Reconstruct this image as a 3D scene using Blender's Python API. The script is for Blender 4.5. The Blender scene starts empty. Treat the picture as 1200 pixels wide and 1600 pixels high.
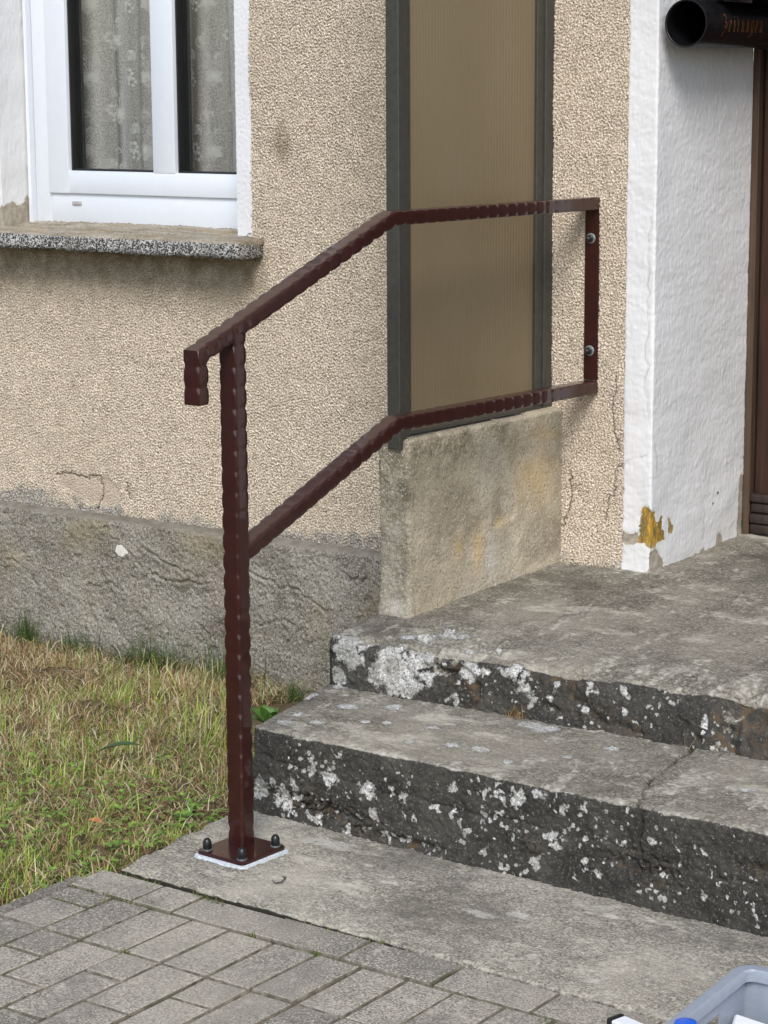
import bpy, bmesh, math, random
import numpy as np
from mathutils import Vector, Matrix

sc = bpy.context.scene
COL = sc.collection
rnd = random.Random(7)
RAD = math.radians

# ------------------------------------------------------------------ camera, sky, sun, exposure
CAM_AT = (2.693, -4.715, 1.5)
YAW, PITCH, ROLL = .6147, .1886, .0055
fwd = np.array([-math.sin(YAW) * math.cos(PITCH), math.cos(YAW) * math.cos(PITCH), -math.sin(PITCH)])
rgt = np.cross(fwd, [0, 0, 1.]); rgt /= np.linalg.norm(rgt)
dwn = np.cross(fwd, rgt)
r2 = math.cos(ROLL) * rgt + math.sin(ROLL) * dwn
d2 = -math.sin(ROLL) * rgt + math.cos(ROLL) * dwn
cd = bpy.data.cameras.new('camera'); cam = bpy.data.objects.new('camera', cd); COL.objects.link(cam)
m3 = Matrix((r2, -d2, -fwd)).transposed()
cam.matrix_world = Matrix.Translation(CAM_AT) @ m3.to_4x4()
cd.sensor_fit = 'VERTICAL'; cd.sensor_height = 36; cd.lens = 3550 / 1600 * 36
cd.clip_start = .05; cd.clip_end = 400
sc.camera = cam

SUN_DIR = Vector((.52, -.78, .88)).normalized()          # towards the sun
w = bpy.data.worlds.new('World'); sc.world = w; w.use_nodes = True
nt = w.node_tree; bg = nt.nodes['Background']
sky = nt.nodes.new('ShaderNodeTexSky'); sky.sky_type = 'NISHITA'; sky.sun_disc = False
sky.sun_elevation = math.asin(SUN_DIR.z); sky.sun_rotation = math.atan2(SUN_DIR.x, SUN_DIR.y)
sky.air_density = 1.0; sky.dust_density = 1.6; sky.ozone_density = 1.0
nt.links.new(sky.outputs[0], bg.inputs[0]); bg.inputs[1].default_value = .12
sd = bpy.data.lights.new('sun', 'SUN'); sun = bpy.data.objects.new('sun', sd); COL.objects.link(sun)
sd.energy = 1.5; sd.angle = RAD(22); sd.color = (1, .985, .965)
sun.rotation_euler = (-SUN_DIR).to_track_quat('-Z', 'Y').to_euler()
sc.view_settings.view_transform = 'Standard'; sc.view_settings.look = 'None'
sc.view_settings.exposure = 0.75; sc.view_settings.gamma = 1; sc.view_settings.use_curve_mapping = False

# ------------------------------------------------------------------ helpers: objects
def link(o, parent=None):
    COL.objects.link(o)
    if parent is not None: o.parent = parent
    return o

def tag(o, label=None, cat=None, group=None, kind=None):
    if label: o['label'] = label
    if cat: o['category'] = cat
    if group: o['group'] = group
    if kind: o['kind'] = kind
    return o

def empty(name, loc=(0, 0, 0), parent=None):
    o = bpy.data.objects.new(name, None); o.location = loc; o.empty_display_size = .05
    return link(o, parent)

def off(parent):
    """where parts must be shifted so that world coordinates stay put under a parent at its base"""
    v = Vector((0, 0, 0))
    while parent is not None:
        v += parent.location; parent = parent.parent
    return v

def mesh_np(name, V, faces, mat, parent=None, smooth=True, attrs=None, local=False, sharp=None):
    """faces: list of int arrays (n,k); V in world coordinates unless local"""
    V = np.asarray(V, np.float32)
    me = bpy.data.meshes.new(name)
    me.vertices.add(len(V))
    if parent is not None and not local: V = V - np.array(off(parent), np.float32)
    me.vertices.foreach_set('co', V.ravel())
    if not isinstance(faces, (list, tuple)): faces = [faces]
    faces = [np.asarray(f, np.int32) for f in faces if len(f)]
    li = np.concatenate([f.ravel() for f in faces])
    lt = np.concatenate([np.full(len(f), f.shape[1], np.int32) for f in faces])
    ls = np.concatenate([[0], np.cumsum(lt)[:-1]]).astype(np.int32)
    me.loops.add(len(li)); me.loops.foreach_set('vertex_index', li)
    me.polygons.add(len(lt)); me.polygons.foreach_set('loop_start', ls)
    me.polygons.foreach_set('use_smooth', np.full(len(lt), smooth, bool))
    if attrs:
        for k, a in attrs.items():
            a = np.asarray(a, np.float32)
            if a.ndim == 1:
                me.attributes.new(k, 'FLOAT', 'POINT').data.foreach_set('value', a)
            else:
                me.attributes.new(k, 'FLOAT_COLOR', 'POINT').data.foreach_set('color', np.c_[a, np.ones(len(a))].astype(np.float32).ravel())
    me.update(calc_edges=True); me.validate()
    if sharp is not None: me.set_sharp_from_angle(angle=RAD(sharp))
    me.materials.append(mat)
    o = bpy.data.objects.new(name, me)
    return link(o, parent)

def grid_faces(nv, nu, keep=None):
    i = np.arange(nv * nu).reshape(nv, nu)
    f = np.stack([i[:-1, :-1], i[:-1, 1:], i[1:, 1:], i[1:, :-1]], -1)
    if keep is not None: return f[keep]
    return f.reshape(-1, 4)

def compact(V, F, attrs=None):
    used = np.unique(F); mp = np.zeros(len(V), np.int64); mp[used] = np.arange(len(used))
    return V[used], mp[F], ({k: a[used] for k, a in attrs.items()} if attrs else None)

def band(nv, nu, dv, du, lo, hi, seed, anis=(1, 1)):
    """noise whose wavelengths lie between lo and hi metres, unit deviation"""
    g = np.random.default_rng(seed)
    F = np.fft.rfft2(g.standard_normal((nv, nu)))
    k = np.hypot(np.fft.fftfreq(nv, dv)[:, None] * anis[0], np.fft.rfftfreq(nu, du)[None] * anis[1])
    F *= np.exp(-(k * lo) ** 4) * (1 - np.exp(-(k * hi) ** 4)) / np.maximum(k, 1e-6) ** .5
    n = np.fft.irfft2(F, (nv, nu)); n -= n.mean()
    return n / n.std()

def fbm(nv, nu, dv, du, lo, hi, seed, anis=(1, 1)):
    g = np.random.default_rng(seed)
    F = np.fft.rfft2(g.standard_normal((nv, nu)))
    k = np.hypot(np.fft.fftfreq(nv, dv)[:, None] * anis[0], np.fft.rfftfreq(nu, du)[None] * anis[1])
    F *= np.exp(-(k * lo) ** 4) * (1 - np.exp(-(k * hi) ** 4)) / np.maximum(k, 1e-6) ** 1.5
    n = np.fft.irfft2(F, (nv, nu)); n -= n.mean()
    return n / n.std()

def normals(P):
    a = np.gradient(P, axis=1); b = np.gradient(P, axis=0)
    n = np.cross(a, b); return n / np.maximum(np.linalg.norm(n, axis=-1, keepdims=True), 1e-9)

def polydist(A, B, pts):
    """distance of points (A,B) to a polyline"""
    d = np.full(A.shape, 1e9)
    for (x0, y0), (x1, y1) in zip(pts[:-1], pts[1:]):
        dx, dy = x1 - x0, y1 - y0
        t = np.clip(((A - x0) * dx + (B - y0) * dy) / (dx * dx + dy * dy + 1e-12), 0, 1)
        d = np.minimum(d, np.hypot(A - x0 - t * dx, B - y0 - t * dy))
    return d

def jag(pts, amp, seed, n=7):
    r = random.Random(seed); out = []
    for (x0, y0), (x1, y1) in zip(pts[:-1], pts[1:]):
        for k in range(n):
            t = k / n; j = 0 if k == 0 else 1
            out.append((x0 + (x1 - x0) * t + j * r.gauss(0, amp), y0 + (y1 - y0) * t + j * r.gauss(0, amp)))
    return out + [pts[-1]]

def inpoly(A, B, pts):
    r = np.zeros(A.shape, bool); n = len(pts)
    for i in range(n):
        (x0, y0), (x1, y1) = pts[i], pts[(i + 1) % n]
        if y0 == y1: continue
        c = (y0 > B) != (y1 > B)
        r ^= c & (A < (x1 - x0) * (B - y0) / (y1 - y0) + x0)
    return r

def sdf(A, B, pts):
    """signed distance, positive inside"""
    d = polydist(A, B, list(pts) + [pts[0]])
    return np.where(inpoly(A, B, pts), d, -d)

class MB:
    """collects simple shapes and links them as one mesh"""
    def __init__(s): s.bm = bmesh.new()
    def box(s, x0, y0, z0, x1, y1, z1, bev=0, M=None, seg=1):
        t = bmesh.new(); bmesh.ops.create_cube(t, size=1)
        for v in t.verts:
            v.co = Vector((x0 + (v.co.x + .5) * (x1 - x0), y0 + (v.co.y + .5) * (y1 - y0), z0 + (v.co.z + .5) * (z1 - z0)))
        if bev: bmesh.ops.bevel(t, geom=t.edges[:], offset=bev, segments=seg, affect='EDGES', profile=.5)
        if M is not None: bmesh.ops.transform(t, matrix=M, verts=t.verts[:])
        s.add(t); return s
    def add(s, t):
        me = bpy.data.meshes.new('tmp'); t.to_mesh(me); t.free(); s.bm.from_mesh(me); bpy.data.meshes.remove(me)
    def lathe(s, prof, M=None, n=24, close=True):
        t = bmesh.new(); rings = []
        for r, z in prof:
            rings.append([t.verts.new((r * math.cos(2 * math.pi * k / n), r * math.sin(2 * math.pi * k / n), z)) for k in range(n)])
        for a, b in zip(rings[:-1], rings[1:]):
            for k in range(n): t.faces.new((a[k], a[(k + 1) % n], b[(k + 1) % n], b[k]))
        if close:
            if prof[0][0] > 1e-5: t.faces.new(rings[0][::-1])
            if prof[-1][0] > 1e-5: t.faces.new(rings[-1])
        bmesh.ops.remove_doubles(t, verts=t.verts[:], dist=1e-6)
        if M is not None: bmesh.ops.transform(t, matrix=M, verts=t.verts[:])
        s.add(t); return s
    def poly(s, pts, depth=None):
        t = bmesh.new(); vs = [t.verts.new(p) for p in pts]; f = t.faces.new(vs)
        if depth is not None:
            r = bmesh.ops.extrude_face_region(t, geom=[f])
            bmesh.ops.translate(t, vec=Vector(depth), verts=[e for e in r['geom'] if isinstance(e, bmesh.types.BMVert)])
            bmesh.ops.recalc_face_normals(t, faces=t.faces[:])
        s.add(t); return s
    def tube(s, pts, r, n=8):
        t = bmesh.new(); rings = []; pts = [Vector(p) for p in pts]
        for i, p in enumerate(pts):
            d = (pts[min(i + 1, len(pts) - 1)] - pts[max(i - 1, 0)]).normalized()
            u = d.cross(Vector((0, 0, 1)) if abs(d.z) < .9 else Vector((1, 0, 0))).normalized(); v = d.cross(u)
            rr = r[i] if isinstance(r, (list, tuple)) else r
            rings.append([t.verts.new(p + rr * (math.cos(6.2832 * k / n) * u + math.sin(6.2832 * k / n) * v)) for k in range(n)])
        for a, b in zip(rings[:-1], rings[1:]):
            for k in range(n): t.faces.new((a[k], a[(k + 1) % n], b[(k + 1) % n], b[k]))
        t.faces.new(rings[0][::-1]); t.faces.new(rings[-1])
        bmesh.ops.recalc_face_normals(t, faces=t.faces[:])
        s.add(t); return s
    def build(s, name, mat, parent=None, smooth=False, sharp=None, local=False):
        me = bpy.data.meshes.new(name)
        if parent is not None and not local: bmesh.ops.translate(s.bm, vec=-off(parent), verts=s.bm.verts[:])
        s.bm.to_mesh(me); s.bm.free(); me.materials.append(mat)
        if smooth or sharp is not None:
            me.polygons.foreach_set('use_smooth', [True] * len(me.polygons))
            if sharp is not None: me.set_sharp_from_angle(angle=RAD(sharp))
        return link(bpy.data.objects.new(name, me), parent)

# ------------------------------------------------------------------ helpers: materials
class G:
    def __init__(s, name):
        s.m = bpy.data.materials.new(name); s.m.use_nodes = True; s.t = s.m.node_tree
        s.p = s.t.nodes['Principled BSDF']; s.out = s.t.nodes['Material Output']
        s.pos = s.t.nodes.new('ShaderNodeNewGeometry').outputs['Position']
    def n(s, typ, **kw):
        nd = s.t.nodes.new(typ)
        for k, v in kw.items(): setattr(nd, k, v)
        return nd
    def set(s, sock, v):
        if isinstance(v, bpy.types.NodeSocket): s.t.links.new(v, sock)
        elif isinstance(v, (tuple, list)) and len(v) == 3 and sock.type == 'RGBA': sock.default_value = (*v, 1)
        else: sock.default_value = v
    def vec(s, scale=(1, 1, 1), rot=(0, 0, 0), src=None):
        nd = s.n('ShaderNodeMapping'); s.set(nd.inputs['Vector'], src or s.pos)
        nd.inputs['Scale'].default_value = scale; nd.inputs['Rotation'].default_value = rot
        return nd.outputs[0]
    def noise(s, scale, detail=3, rough=.55, vec=None, dist=0):
        nd = s.n('ShaderNodeTexNoise'); s.set(nd.inputs['Vector'], vec or s.pos)
        nd.inputs['Scale'].default_value = scale; nd.inputs['Detail'].default_value = detail
        nd.inputs['Roughness'].default_value = rough; nd.inputs['Distortion'].default_value = dist
        return nd.outputs[0]
    def vor(s, scale, vec=None, feature='F1', out='Distance', rand=1):
        nd = s.n('ShaderNodeTexVoronoi', feature=feature); s.set(nd.inputs['Vector'], vec or s.pos)
        nd.inputs['Scale'].default_value = scale; nd.inputs['Randomness'].default_value = rand
        return nd.outputs[out]
    def rng(s, v, a, b, c=0, d=1):
        nd = s.n('ShaderNodeMapRange'); s.set(nd.inputs[0], v)
        for i, x in enumerate((a, b, c, d)): nd.inputs[i + 1].default_value = x
        return nd.outputs[0]
    def mth(s, op, a, b=0.0, clamp=False):
        nd = s.n('ShaderNodeMath', operation=op, use_clamp=clamp); s.set(nd.inputs[0], a); s.set(nd.inputs[1], b)
        return nd.outputs[0]
    def mix(s, f, a, b, mode='MIX'):
        nd = s.n('ShaderNodeMix', data_type='RGBA', blend_type=mode)
        s.set(nd.inputs[0], f); s.set(nd.inputs[6], a); s.set(nd.inputs[7], b)
        return nd.outputs[2]
    def attr(s, name, out='Fac'):
        nd = s.n('ShaderNodeAttribute'); nd.attribute_name = name; return nd.outputs[out]
    def rand(s): return s.n('ShaderNodeObjectInfo').outputs['Random']
    def bump(s, h, dist=.002, strength=1.0, nrm=None):
        nd = s.n('ShaderNodeBump'); s.set(nd.inputs['Height'], h)
        nd.inputs['Distance'].default_value = dist; nd.inputs['Strength'].default_value = strength
        if nrm is not None: s.set(nd.inputs['Normal'], nrm)
        return nd.outputs[0]
    def fin(s, col, rough=.8, nrm=None, spec=.5, **kw):
        s.set(s.p.inputs['Base Color'], col); s.set(s.p.inputs['Roughness'], rough)
        s.set(s.p.inputs['Specular IOR Level'], spec)
        if nrm is not None: s.set(s.p.inputs['Normal'], nrm)
        for k, v in kw.items(): s.set(s.p.inputs[k.replace('_', ' ')], v)
        return s.m

def plain(name, col, rough=.5, spec=.5, var=.12, bump=0, scale=40, **kw):
    g = G(name); n = g.noise(scale, 4)
    a = tuple(c * (1 - var) for c in col); b = tuple(min(1, c * (1 + var)) for c in col)
    c = g.mix(g.rng(n, .3, .7), a, b)
    return g.fin(c, rough, g.bump(n, bump) if bump else None, spec, **kw)

# ------------------------------------------------------------------ materials
def mat_roughcast():
    g = G('roughcast_render')
    a = g.noise(175, 3, .6); b = g.noise(3.2, 5, .6); c = g.noise(330, 2)
    col = g.mix(g.rng(a, .36, .64), (.50, .41, .305), (.77, .665, .535))
    col = g.mix(g.rng(c, .54, .64), col, (.88, .79, .66))
    col = g.mix(g.rng(c, .475, .385), col, (.16, .122, .08))
    col = g.mix(g.mth('MULTIPLY', g.rng(b, .42, .72), .45), col, (.50, .42, .32))
    st = g.mth('MULTIPLY', g.attr('stain_shade'), g.rng(g.noise(18, 5, .7), .2, .65), True)
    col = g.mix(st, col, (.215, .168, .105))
    gr = g.mth('ADD', g.attr('splash'), g.mth('MULTIPLY', g.mth('SUBTRACT', g.noise(30, 5, .7), .5), 1.6))
    gcol = g.mix(g.rng(g.noise(190, 3, .6), .42, .62), (.17, .15, .125), (.55, .52, .46))
    col = g.mix(g.rng(gr, .35, .75), col, gcol)
    col = g.mix(g.rng(g.mth('ADD', g.attr('spall'), g.mth('MULTIPLY', g.mth('SUBTRACT', g.noise(90, 4), .5), .9)), .4, .6), col, g.mix(a, (.42, .34, .26), (.62, .53, .42)))
    col = g.mix(g.attr('crack'), col, (.085, .068, .048))
    h = g.mth('ADD', g.noise(260, 3, .6), g.mth('MULTIPLY', g.vor(230), .5))
    return g.fin(col, .92, g.bump(h, .003, .8), .15)

def mat_plinth():
    g = G('cement_plinth')
    a = g.noise(7, 6, .65); b = g.noise(120, 3, .6)
    col = g.mix(g.rng(a, .3, .7), (.19, .168, .128), (.40, .37, .305))
    b = g.noise(210, 3, .65)
    col = g.mix(g.rng(b, .53, .66), col, (.50, .48, .43)); col = g.mix(g.rng(b, .46, .36), col, (.085, .075, .058))
    col = g.mix(g.mth('MULTIPLY', g.rng(g.noise(4.5, 4), .52, .72), .5), col, (.32, .25, .13))
    sp = g.rng(g.vor(95), .16, .08)
    col = g.mix(g.mth('MULTIPLY', sp, .8), col, (.55, .53, .48))
    col = g.mix(g.attr('ledge'), col, g.mix(g.rng(g.noise(30, 4), .35, .7), (.20, .18, .14), (.33, .30, .25)))
    h = g.mth('ADD', g.noise(230, 5, .7), g.noise(35, 4))
    return g.fin(col, .93, g.bump(h, .006, 1), .2)

def mat_trim():
    g = G('white_masonry_paint')
    a = g.noise(5, 5, .6)
    col = g.mix(g.rng(a, .35, .75), (.745, .75, .75), (.66, .66, .655))
    col = g.mix(g.mth('MULTIPLY', g.rng(g.noise(26, 6, .75), .58, .8), .35), col, (.52, .49, .43))
    pn = g.mth('MULTIPLY', g.mth('SUBTRACT', g.noise(75, 5, .65), .5), .022)
    pa = g.mth('SUBTRACT', g.attr('peel'), 1.0)
    pk = g.rng(g.mth('ADD', pa, pn), -.0006, .0006)
    under = g.mix(g.rng(g.noise(60, 4), .4, .65), (.30, .265, .21), (.42, .38, .31))
    och = g.mix(g.rng(g.noise(55, 5, .7, g.vec((1, 1, .35))), .38, .56), (.52, .31, .04), (.17, .125, .05))
    under = g.mix(g.attr('ochre'), under, och)
    rim = g.rng(g.mth('ADD', pa, g.mth('MULTIPLY', pn, 1.4)), -.0045, -.0035)
    col = g.mix(g.mth('MULTIPLY', rim, .55), col, (.62, .585, .50))
    col = g.mix(pk, col, under)
    col = g.mix(g.mth('MULTIPLY', g.attr('crack'), g.rng(g.noise(14, 3), .4, .65, .1, .75)), col, (.25, .235, .215))
    h = g.mth('ADD', g.mth('ADD', g.noise(110, 4, .6, g.vec((1, 1, .22))), g.mth('MULTIPLY', g.noise(60, 4), .5)), g.mth('MULTIPLY', pk, -.8))
    return g.fin(col, .7, g.bump(h, .0019, .75), .3)

def mat_concrete(name, lo, hi, streak, fine=.9, riser=False):
    g = G(name)
    a = g.noise(5.5, 6, .68); b = g.noise(210, 3, .6); c = g.noise(24, 5, .7)
    col = g.mix(g.rng(a, .32, .68), lo, hi)
    col = g.mix(g.rng(c, .50, .70), col, tuple(min(1, v * 1.28) for v in hi))
    col = g.mix(g.rng(c, .44, .28), col, tuple(v * .6 for v in lo))
    dk = tuple(v * .42 for v in lo)
    b2 = g.noise(120, 4, .7, g.vec((.8, 1.6, 1)))
    col = g.mix(g.mth('MULTIPLY', g.rng(b, .53, .66), fine), col, streak); col = g.mix(g.mth('MULTIPLY', g.rng(b, .47, .36), fine), col, dk)
    col = g.mix(g.mth('MULTIPLY', g.rng(b2, .55, .66), .7), col, streak); col = g.mix(g.mth('MULTIPLY', g.rng(b2, .45, .34), .55), col, dk)
    m2 = g.noise(2.6, 5, .62); col = g.mix(g.mth('MULTIPLY', g.rng(m2, .50, .66), .55), col, tuple(v * 1.45 for v in hi)); col = g.mix(g.mth('MULTIPLY', g.rng(m2, .48, .36), .65), col, tuple(v * .58 for v in lo))
    lg = g.mth('ADD', g.noise(13, 6, .74, g.vec((.5, 1, 1))), g.mth('MULTIPLY', g.mth('SUBTRACT', g.noise(3.1, 2), .5), .5))
    col = g.mix(g.mth('MULTIPLY', g.rng(lg, .57, .69), .85), col, streak)
    h = g.mth('ADD', g.noise(240, 4, .65), g.mth('MULTIPLY', c, 1.2))
    rough = .92
    if riser:
        r = g.mth('ADD', g.attr('riser'), g.mth('MULTIPLY', g.mth('SUBTRACT', g.noise(40, 5, .7), .5), .55))
        rf = g.rng(r, .38, .56)
        al = g.mix(g.rng(g.noise(11, 6, .7), .35, .68), (.025, .0235, .0205), (.072, .067, .057))
        al = g.mix(g.mth('MULTIPLY', g.rng(g.noise(230, 3), .56, .72), .8), al, (.15, .14, .12))
        al = g.mix(g.mth('MULTIPLY', g.rng(g.noise(6, 4, .7), .6, .75), .7), al, (.10, .09, .07)); al = g.mix(g.rng(g.noise(150, 4, .7), .58, .70), al, (.19, .18, .155))
        al = g.mix(g.mth('MULTIPLY', g.attr('rust'), g.rng(g.noise(50, 5), .48, .66)), al, (.11, .075, .043))
        col = g.mix(rf, col, al)
        cl = g.rng(g.mth('ADD', g.attr('clean'), g.mth('MULTIPLY', g.mth('SUBTRACT', g.noise(55, 6, .75), .5), 1.1)), .5, .62)
        col = g.mix(g.mth('MULTIPLY', cl, .85), col, g.mix(g.rng(g.noise(90, 4), .35, .65), (.20, .185, .15), (.50, .47, .40)))
        # crustose lichen: thalli with a lobed rim, greyer in the middle
        ln = g.mth('MULTIPLY', g.mth('SUBTRACT', g.noise(120, 6, .8), .5), 1.7)
        lv = g.mth('ADD', g.attr('lichen'), ln)
        lf = g.mth('MULTIPLY', g.rng(lv, .27, .41), g.rng(g.noise(260, 3, .7), .36, .46, .35, 1))
        small = g.mth('ADD', g.mth('ADD', g.mth('SUBTRACT', .46, g.vor(58)), g.mth('MULTIPLY', g.mth('SUBTRACT', g.noise(9, 3), .53), 1.5)), g.mth('MULTIPLY', g.mth('SUBTRACT', g.noise(200, 3), .5), .7))
        sf = g.mth('MULTIPLY', g.rng(small, .30, .36), rf)
        lcol = g.mix(g.rng(g.noise(210, 4, .7), .40, .60), (.30, .295, .275), (.76, .75, .71))
        lcol = g.mix(g.mth('MULTIPLY', g.rng(g.noise(22, 4), .42, .62), .65), lcol, (.30, .29, .255))
        al2 = g.mth('MAXIMUM', g.mth('MULTIPLY', lf, 1.0), g.mth('MULTIPLY', sf, .8))
        col = g.mix(al2, col, lcol)
        h = g.mth('ADD', h, g.mth('MULTIPLY', al2, .8))
        col = g.mix(g.attr('crack'), col, (.025, .022, .018))
    else:
        col = g.mix(g.mth('MULTIPLY', g.rng(g.mth('ADD', g.attr('pale'), g.mth('MULTIPLY', g.mth('SUBTRACT', g.noise(60, 6, .78), .5), 1.6)), .46, .68), .5), col, (.60, .57, .50))
        col = g.mix(g.rng(g.mth('ADD', g.attr('crack'), g.mth('MULTIPLY', g.mth('SUBTRACT', g.noise(45, 4), .5), .6)), .42, .6), col, (.030, .027, .019))  # on the slab this colours in the open joint's shade
    return g.fin(col, rough, g.bump(h, .0032, .8), .25)

def mat_paver():
    g = G('concrete_paver')
    p = g.n('ShaderNodeVectorMath', operation='ADD'); g.set(p.inputs[0], g.pos)
    b = g.noise(260, 3, .6); c = g.noise(34, 5, .7)
    r = g.rand()
    col = g.mix(r, (.22, .20, .165), (.44, .40, .325))
    col = g.mix(g.rng(c, .36, .66), g.mix(.55, col, (.15, .137, .112)), col)
    col = g.mix(g.mth('MULTIPLY', g.rng(b, .53, .64), .9), col, (.56, .515, .43)); col = g.mix(g.mth('MULTIPLY', g.rng(b, .48, .37), .85), col, (.085, .08, .07))
    col = g.mix(g.mth('MULTIPLY', g.rng(g.noise(4, 4), .5, .7), .4), col, (.16, .15, .13))
    bl = g.noise(5.5, 5, .65); col = g.mix(g.mth('MULTIPLY', g.rng(bl, .50, .64), .55), col, (.17, .155, .13)); col = g.mix(g.mth('MULTIPLY', g.rng(g.noise(21, 5, .75), .58, .68), .7), col, (.50, .465, .39))
    h = g.mth('ADD', g.noise(280, 4, .65), c)
    col = g.mix(g.mth('MULTIPLY', g.rng(g.noise(2.2, 3), .45, .62), .35), col, (.44, .40, .32))
    return g.fin(col, .93, g.bump(h, .0020, .8), .25)

def mat_block():
    g = G('weathered_cement')
    a = g.noise(6, 6, .7); b = g.noise(240, 3, .6)
    col = g.mix(g.rng(a, .3, .7), (.33, .28, .20), (.56, .49, .365))
    col = g.mix(g.mth('MULTIPLY', g.attr('dark'), g.rng(g.noise(22, 5, .7), .25, .6)), col, (.165, .144, .100))
    col = g.mix(g.mth('MULTIPLY', g.attr('rust'), g.rng(g.noise(26, 5, .7), .1, .5)), col, (.56, .40, .18))
    col = g.mix(g.mth('MULTIPLY', g.attr('pale'), g.rng(g.noise(26, 5, .7), .3, .6)), col, (.52, .49, .43))
    col = g.mix(g.rng(b, .56, .72), col, (.60, .55, .45)); col = g.mix(g.rng(b, .44, .30), col, (.13, .11, .08))
    ex = g.attr('aggregate')
    sp = g.rng(g.mth('ADD', g.vor(140), g.mth('MULTIPLY', g.noise(60, 2), .25)), .36, .27)
    col = g.mix(g.mth('MULTIPLY', sp, ex), col, (.50, .48, .43))
    col = g.mix(g.attr('crack'), col, (.05, .045, .035))
    h = g.mth('ADD', g.noise(250, 4, .65), g.mth('MULTIPLY', g.noise(45, 4), .6))
    return g.fin(col, .92, g.bump(h, .0024, .7), .2)

def mat_sill():
    g = G('terrazzo_sill')
    p = g.vec()
    vc = g.vor(310, out='Color'); k = g.n('ShaderNodeSeparateColor'); g.set(k.inputs[0], vc)
    chip = g.mix(g.rng(k.outputs[0], .48, .66), (.045, .043, .04), (.50, .485, .46))
    chip = g.mix(g.rng(g.noise(14, 4), .45, .7), chip, g.mix(.6, chip, (.12, .11, .095)))
    top = g.mix(g.rng(g.noise(24, 6, .7, g.vec((.35, 1, 1))), .36, .62), (.20, .165, .105), (.40, .36, .29))
    top = g.mix(g.mth('MULTIPLY', g.rng(g.noise(9, 4), .55, .72), .6), top, (.40, .27, .12))
    top = g.mix(g.rng(g.noise(200, 3), .45, .3), top, (.10, .085, .06))
    col = g.mix(g.rng(g.mth('ADD', g.attr('top'), g.mth('MULTIPLY', g.mth('SUBTRACT', g.noise(70, 4), .5), .5)), .4, .6), chip, top)
    return g.fin(col, .85, g.bump(g.mth('ADD', g.noise(240, 4), g.vor(235)), .002, .7), .3)

def mat_wood(name, a, b, rough=.45):
    g = G(name)
    v = g.vec((1, 1, .05)); n = g.noise(70, 5, .6, v, .6)
    return g.fin(g.mix(g.rng(n, .35, .65), a, b), rough, g.bump(n, .0012, .6), .4)

def mat_paint():
    g = G('brown_gloss_paint')
    n = g.noise(35, 3, .5)
    col = g.mix(g.rng(n, .35, .7), (.029, .0072, .0058), (.038, .0096, .0076))
    return g.fin(col, g.rng(g.noise(30, 3), .3, .7, .30, .40), None, .25, Coat_Weight=.6, Coat_Roughness=.04)

def mat_panel():
    g = G('bronze_polycarbonate')
    n = g.noise(2.0, 3, .5, g.vec((1, 1.2, .6)))
    col = g.mix(g.rng(n, .3, .7), (.165, .125, .070), (.205, .160, .095))
    return g.fin(col, .30, None, .5)

def mat_grass():
    g = G('grass_blades')
    col = g.attr('tint', 'Color')
    g.set(g.p.inputs['Subsurface Weight'], 0.0)
    tr = g.n('ShaderNodeBsdfTranslucent'); g.set(tr.inputs[0], col)
    g.fin(col, .55, None, .3)
    mx = g.n('ShaderNodeMixShader'); mx.inputs[0].default_value = .28
    g.t.links.new(g.p.outputs[0], mx.inputs[1]); g.t.links.new(tr.outputs[0], mx.inputs[2])
    g.t.links.new(mx.outputs[0], g.out.inputs[0]); return g.m

def mat_soil(name='lawn_soil', a=(.075, .055, .033), b=(.20, .155, .085)):
    g = G(name)
    c = g.noise(38, 6, .75)
    col = g.mix(g.rng(c, .35, .65), a, b)
    col = g.mix(g.mth('MULTIPLY', g.rng(g.noise(8, 4), .5, .65), .5), col, (.075, .095, .03))
    return g.fin(col, .95, g.bump(g.noise(120, 5, .7), .008, .9), .1)

def mat_glass():
    g = G('window_glass')
    gl = g.n('ShaderNodeBsdfGlossy'); gl.inputs['Roughness'].default_value = .01
    tr = g.n('ShaderNodeBsdfTransparent'); tr.inputs[0].default_value = (.93, .95, .94, 1)
    fr = g.n('ShaderNodeLayerWeight'); fr.inputs[0].default_value = .5
    mx = g.n('ShaderNodeMixShader'); g.set(mx.inputs[0], g.mth('ADD', g.mth('MULTIPLY', g.mth('POWER', fr.outputs['Facing'], 5.0), .95), .045))
    g.t.links.new(tr.outputs[0], mx.inputs[1]); g.t.links.new(gl.outputs[0], mx.inputs[2])
    g.t.links.new(mx.outputs[0], g.out.inputs[0]); return g.m

def mat_lace(name, col, alpha, net):
    g = G(name)
    g.fin(col, .9, None, .1)
    tr = g.n('ShaderNodeBsdfTransparent'); tl = g.n('ShaderNodeBsdfTranslucent'); g.set(tl.inputs[0], col)
    m1 = g.n('ShaderNodeMixShader'); m1.inputs[0].default_value = .35
    g.t.links.new(g.p.outputs[0], m1.inputs[1]); g.t.links.new(tl.outputs[0], m1.inputs[2])
    mx = g.n('ShaderNodeMixShader')
    a = g.mth('MULTIPLY', g.rng(g.noise(net, 3, .7), .35, .65, .45, 1), g.attr('dens')) if net else alpha
    g.set(mx.inputs[0], a)
    g.t.links.new(tr.outputs[0], mx.inputs[1]); g.t.links.new(m1.outputs[0], mx.inputs[2])
    g.t.links.new(mx.outputs[0], g.out.inputs[0]); return g.m

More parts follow.
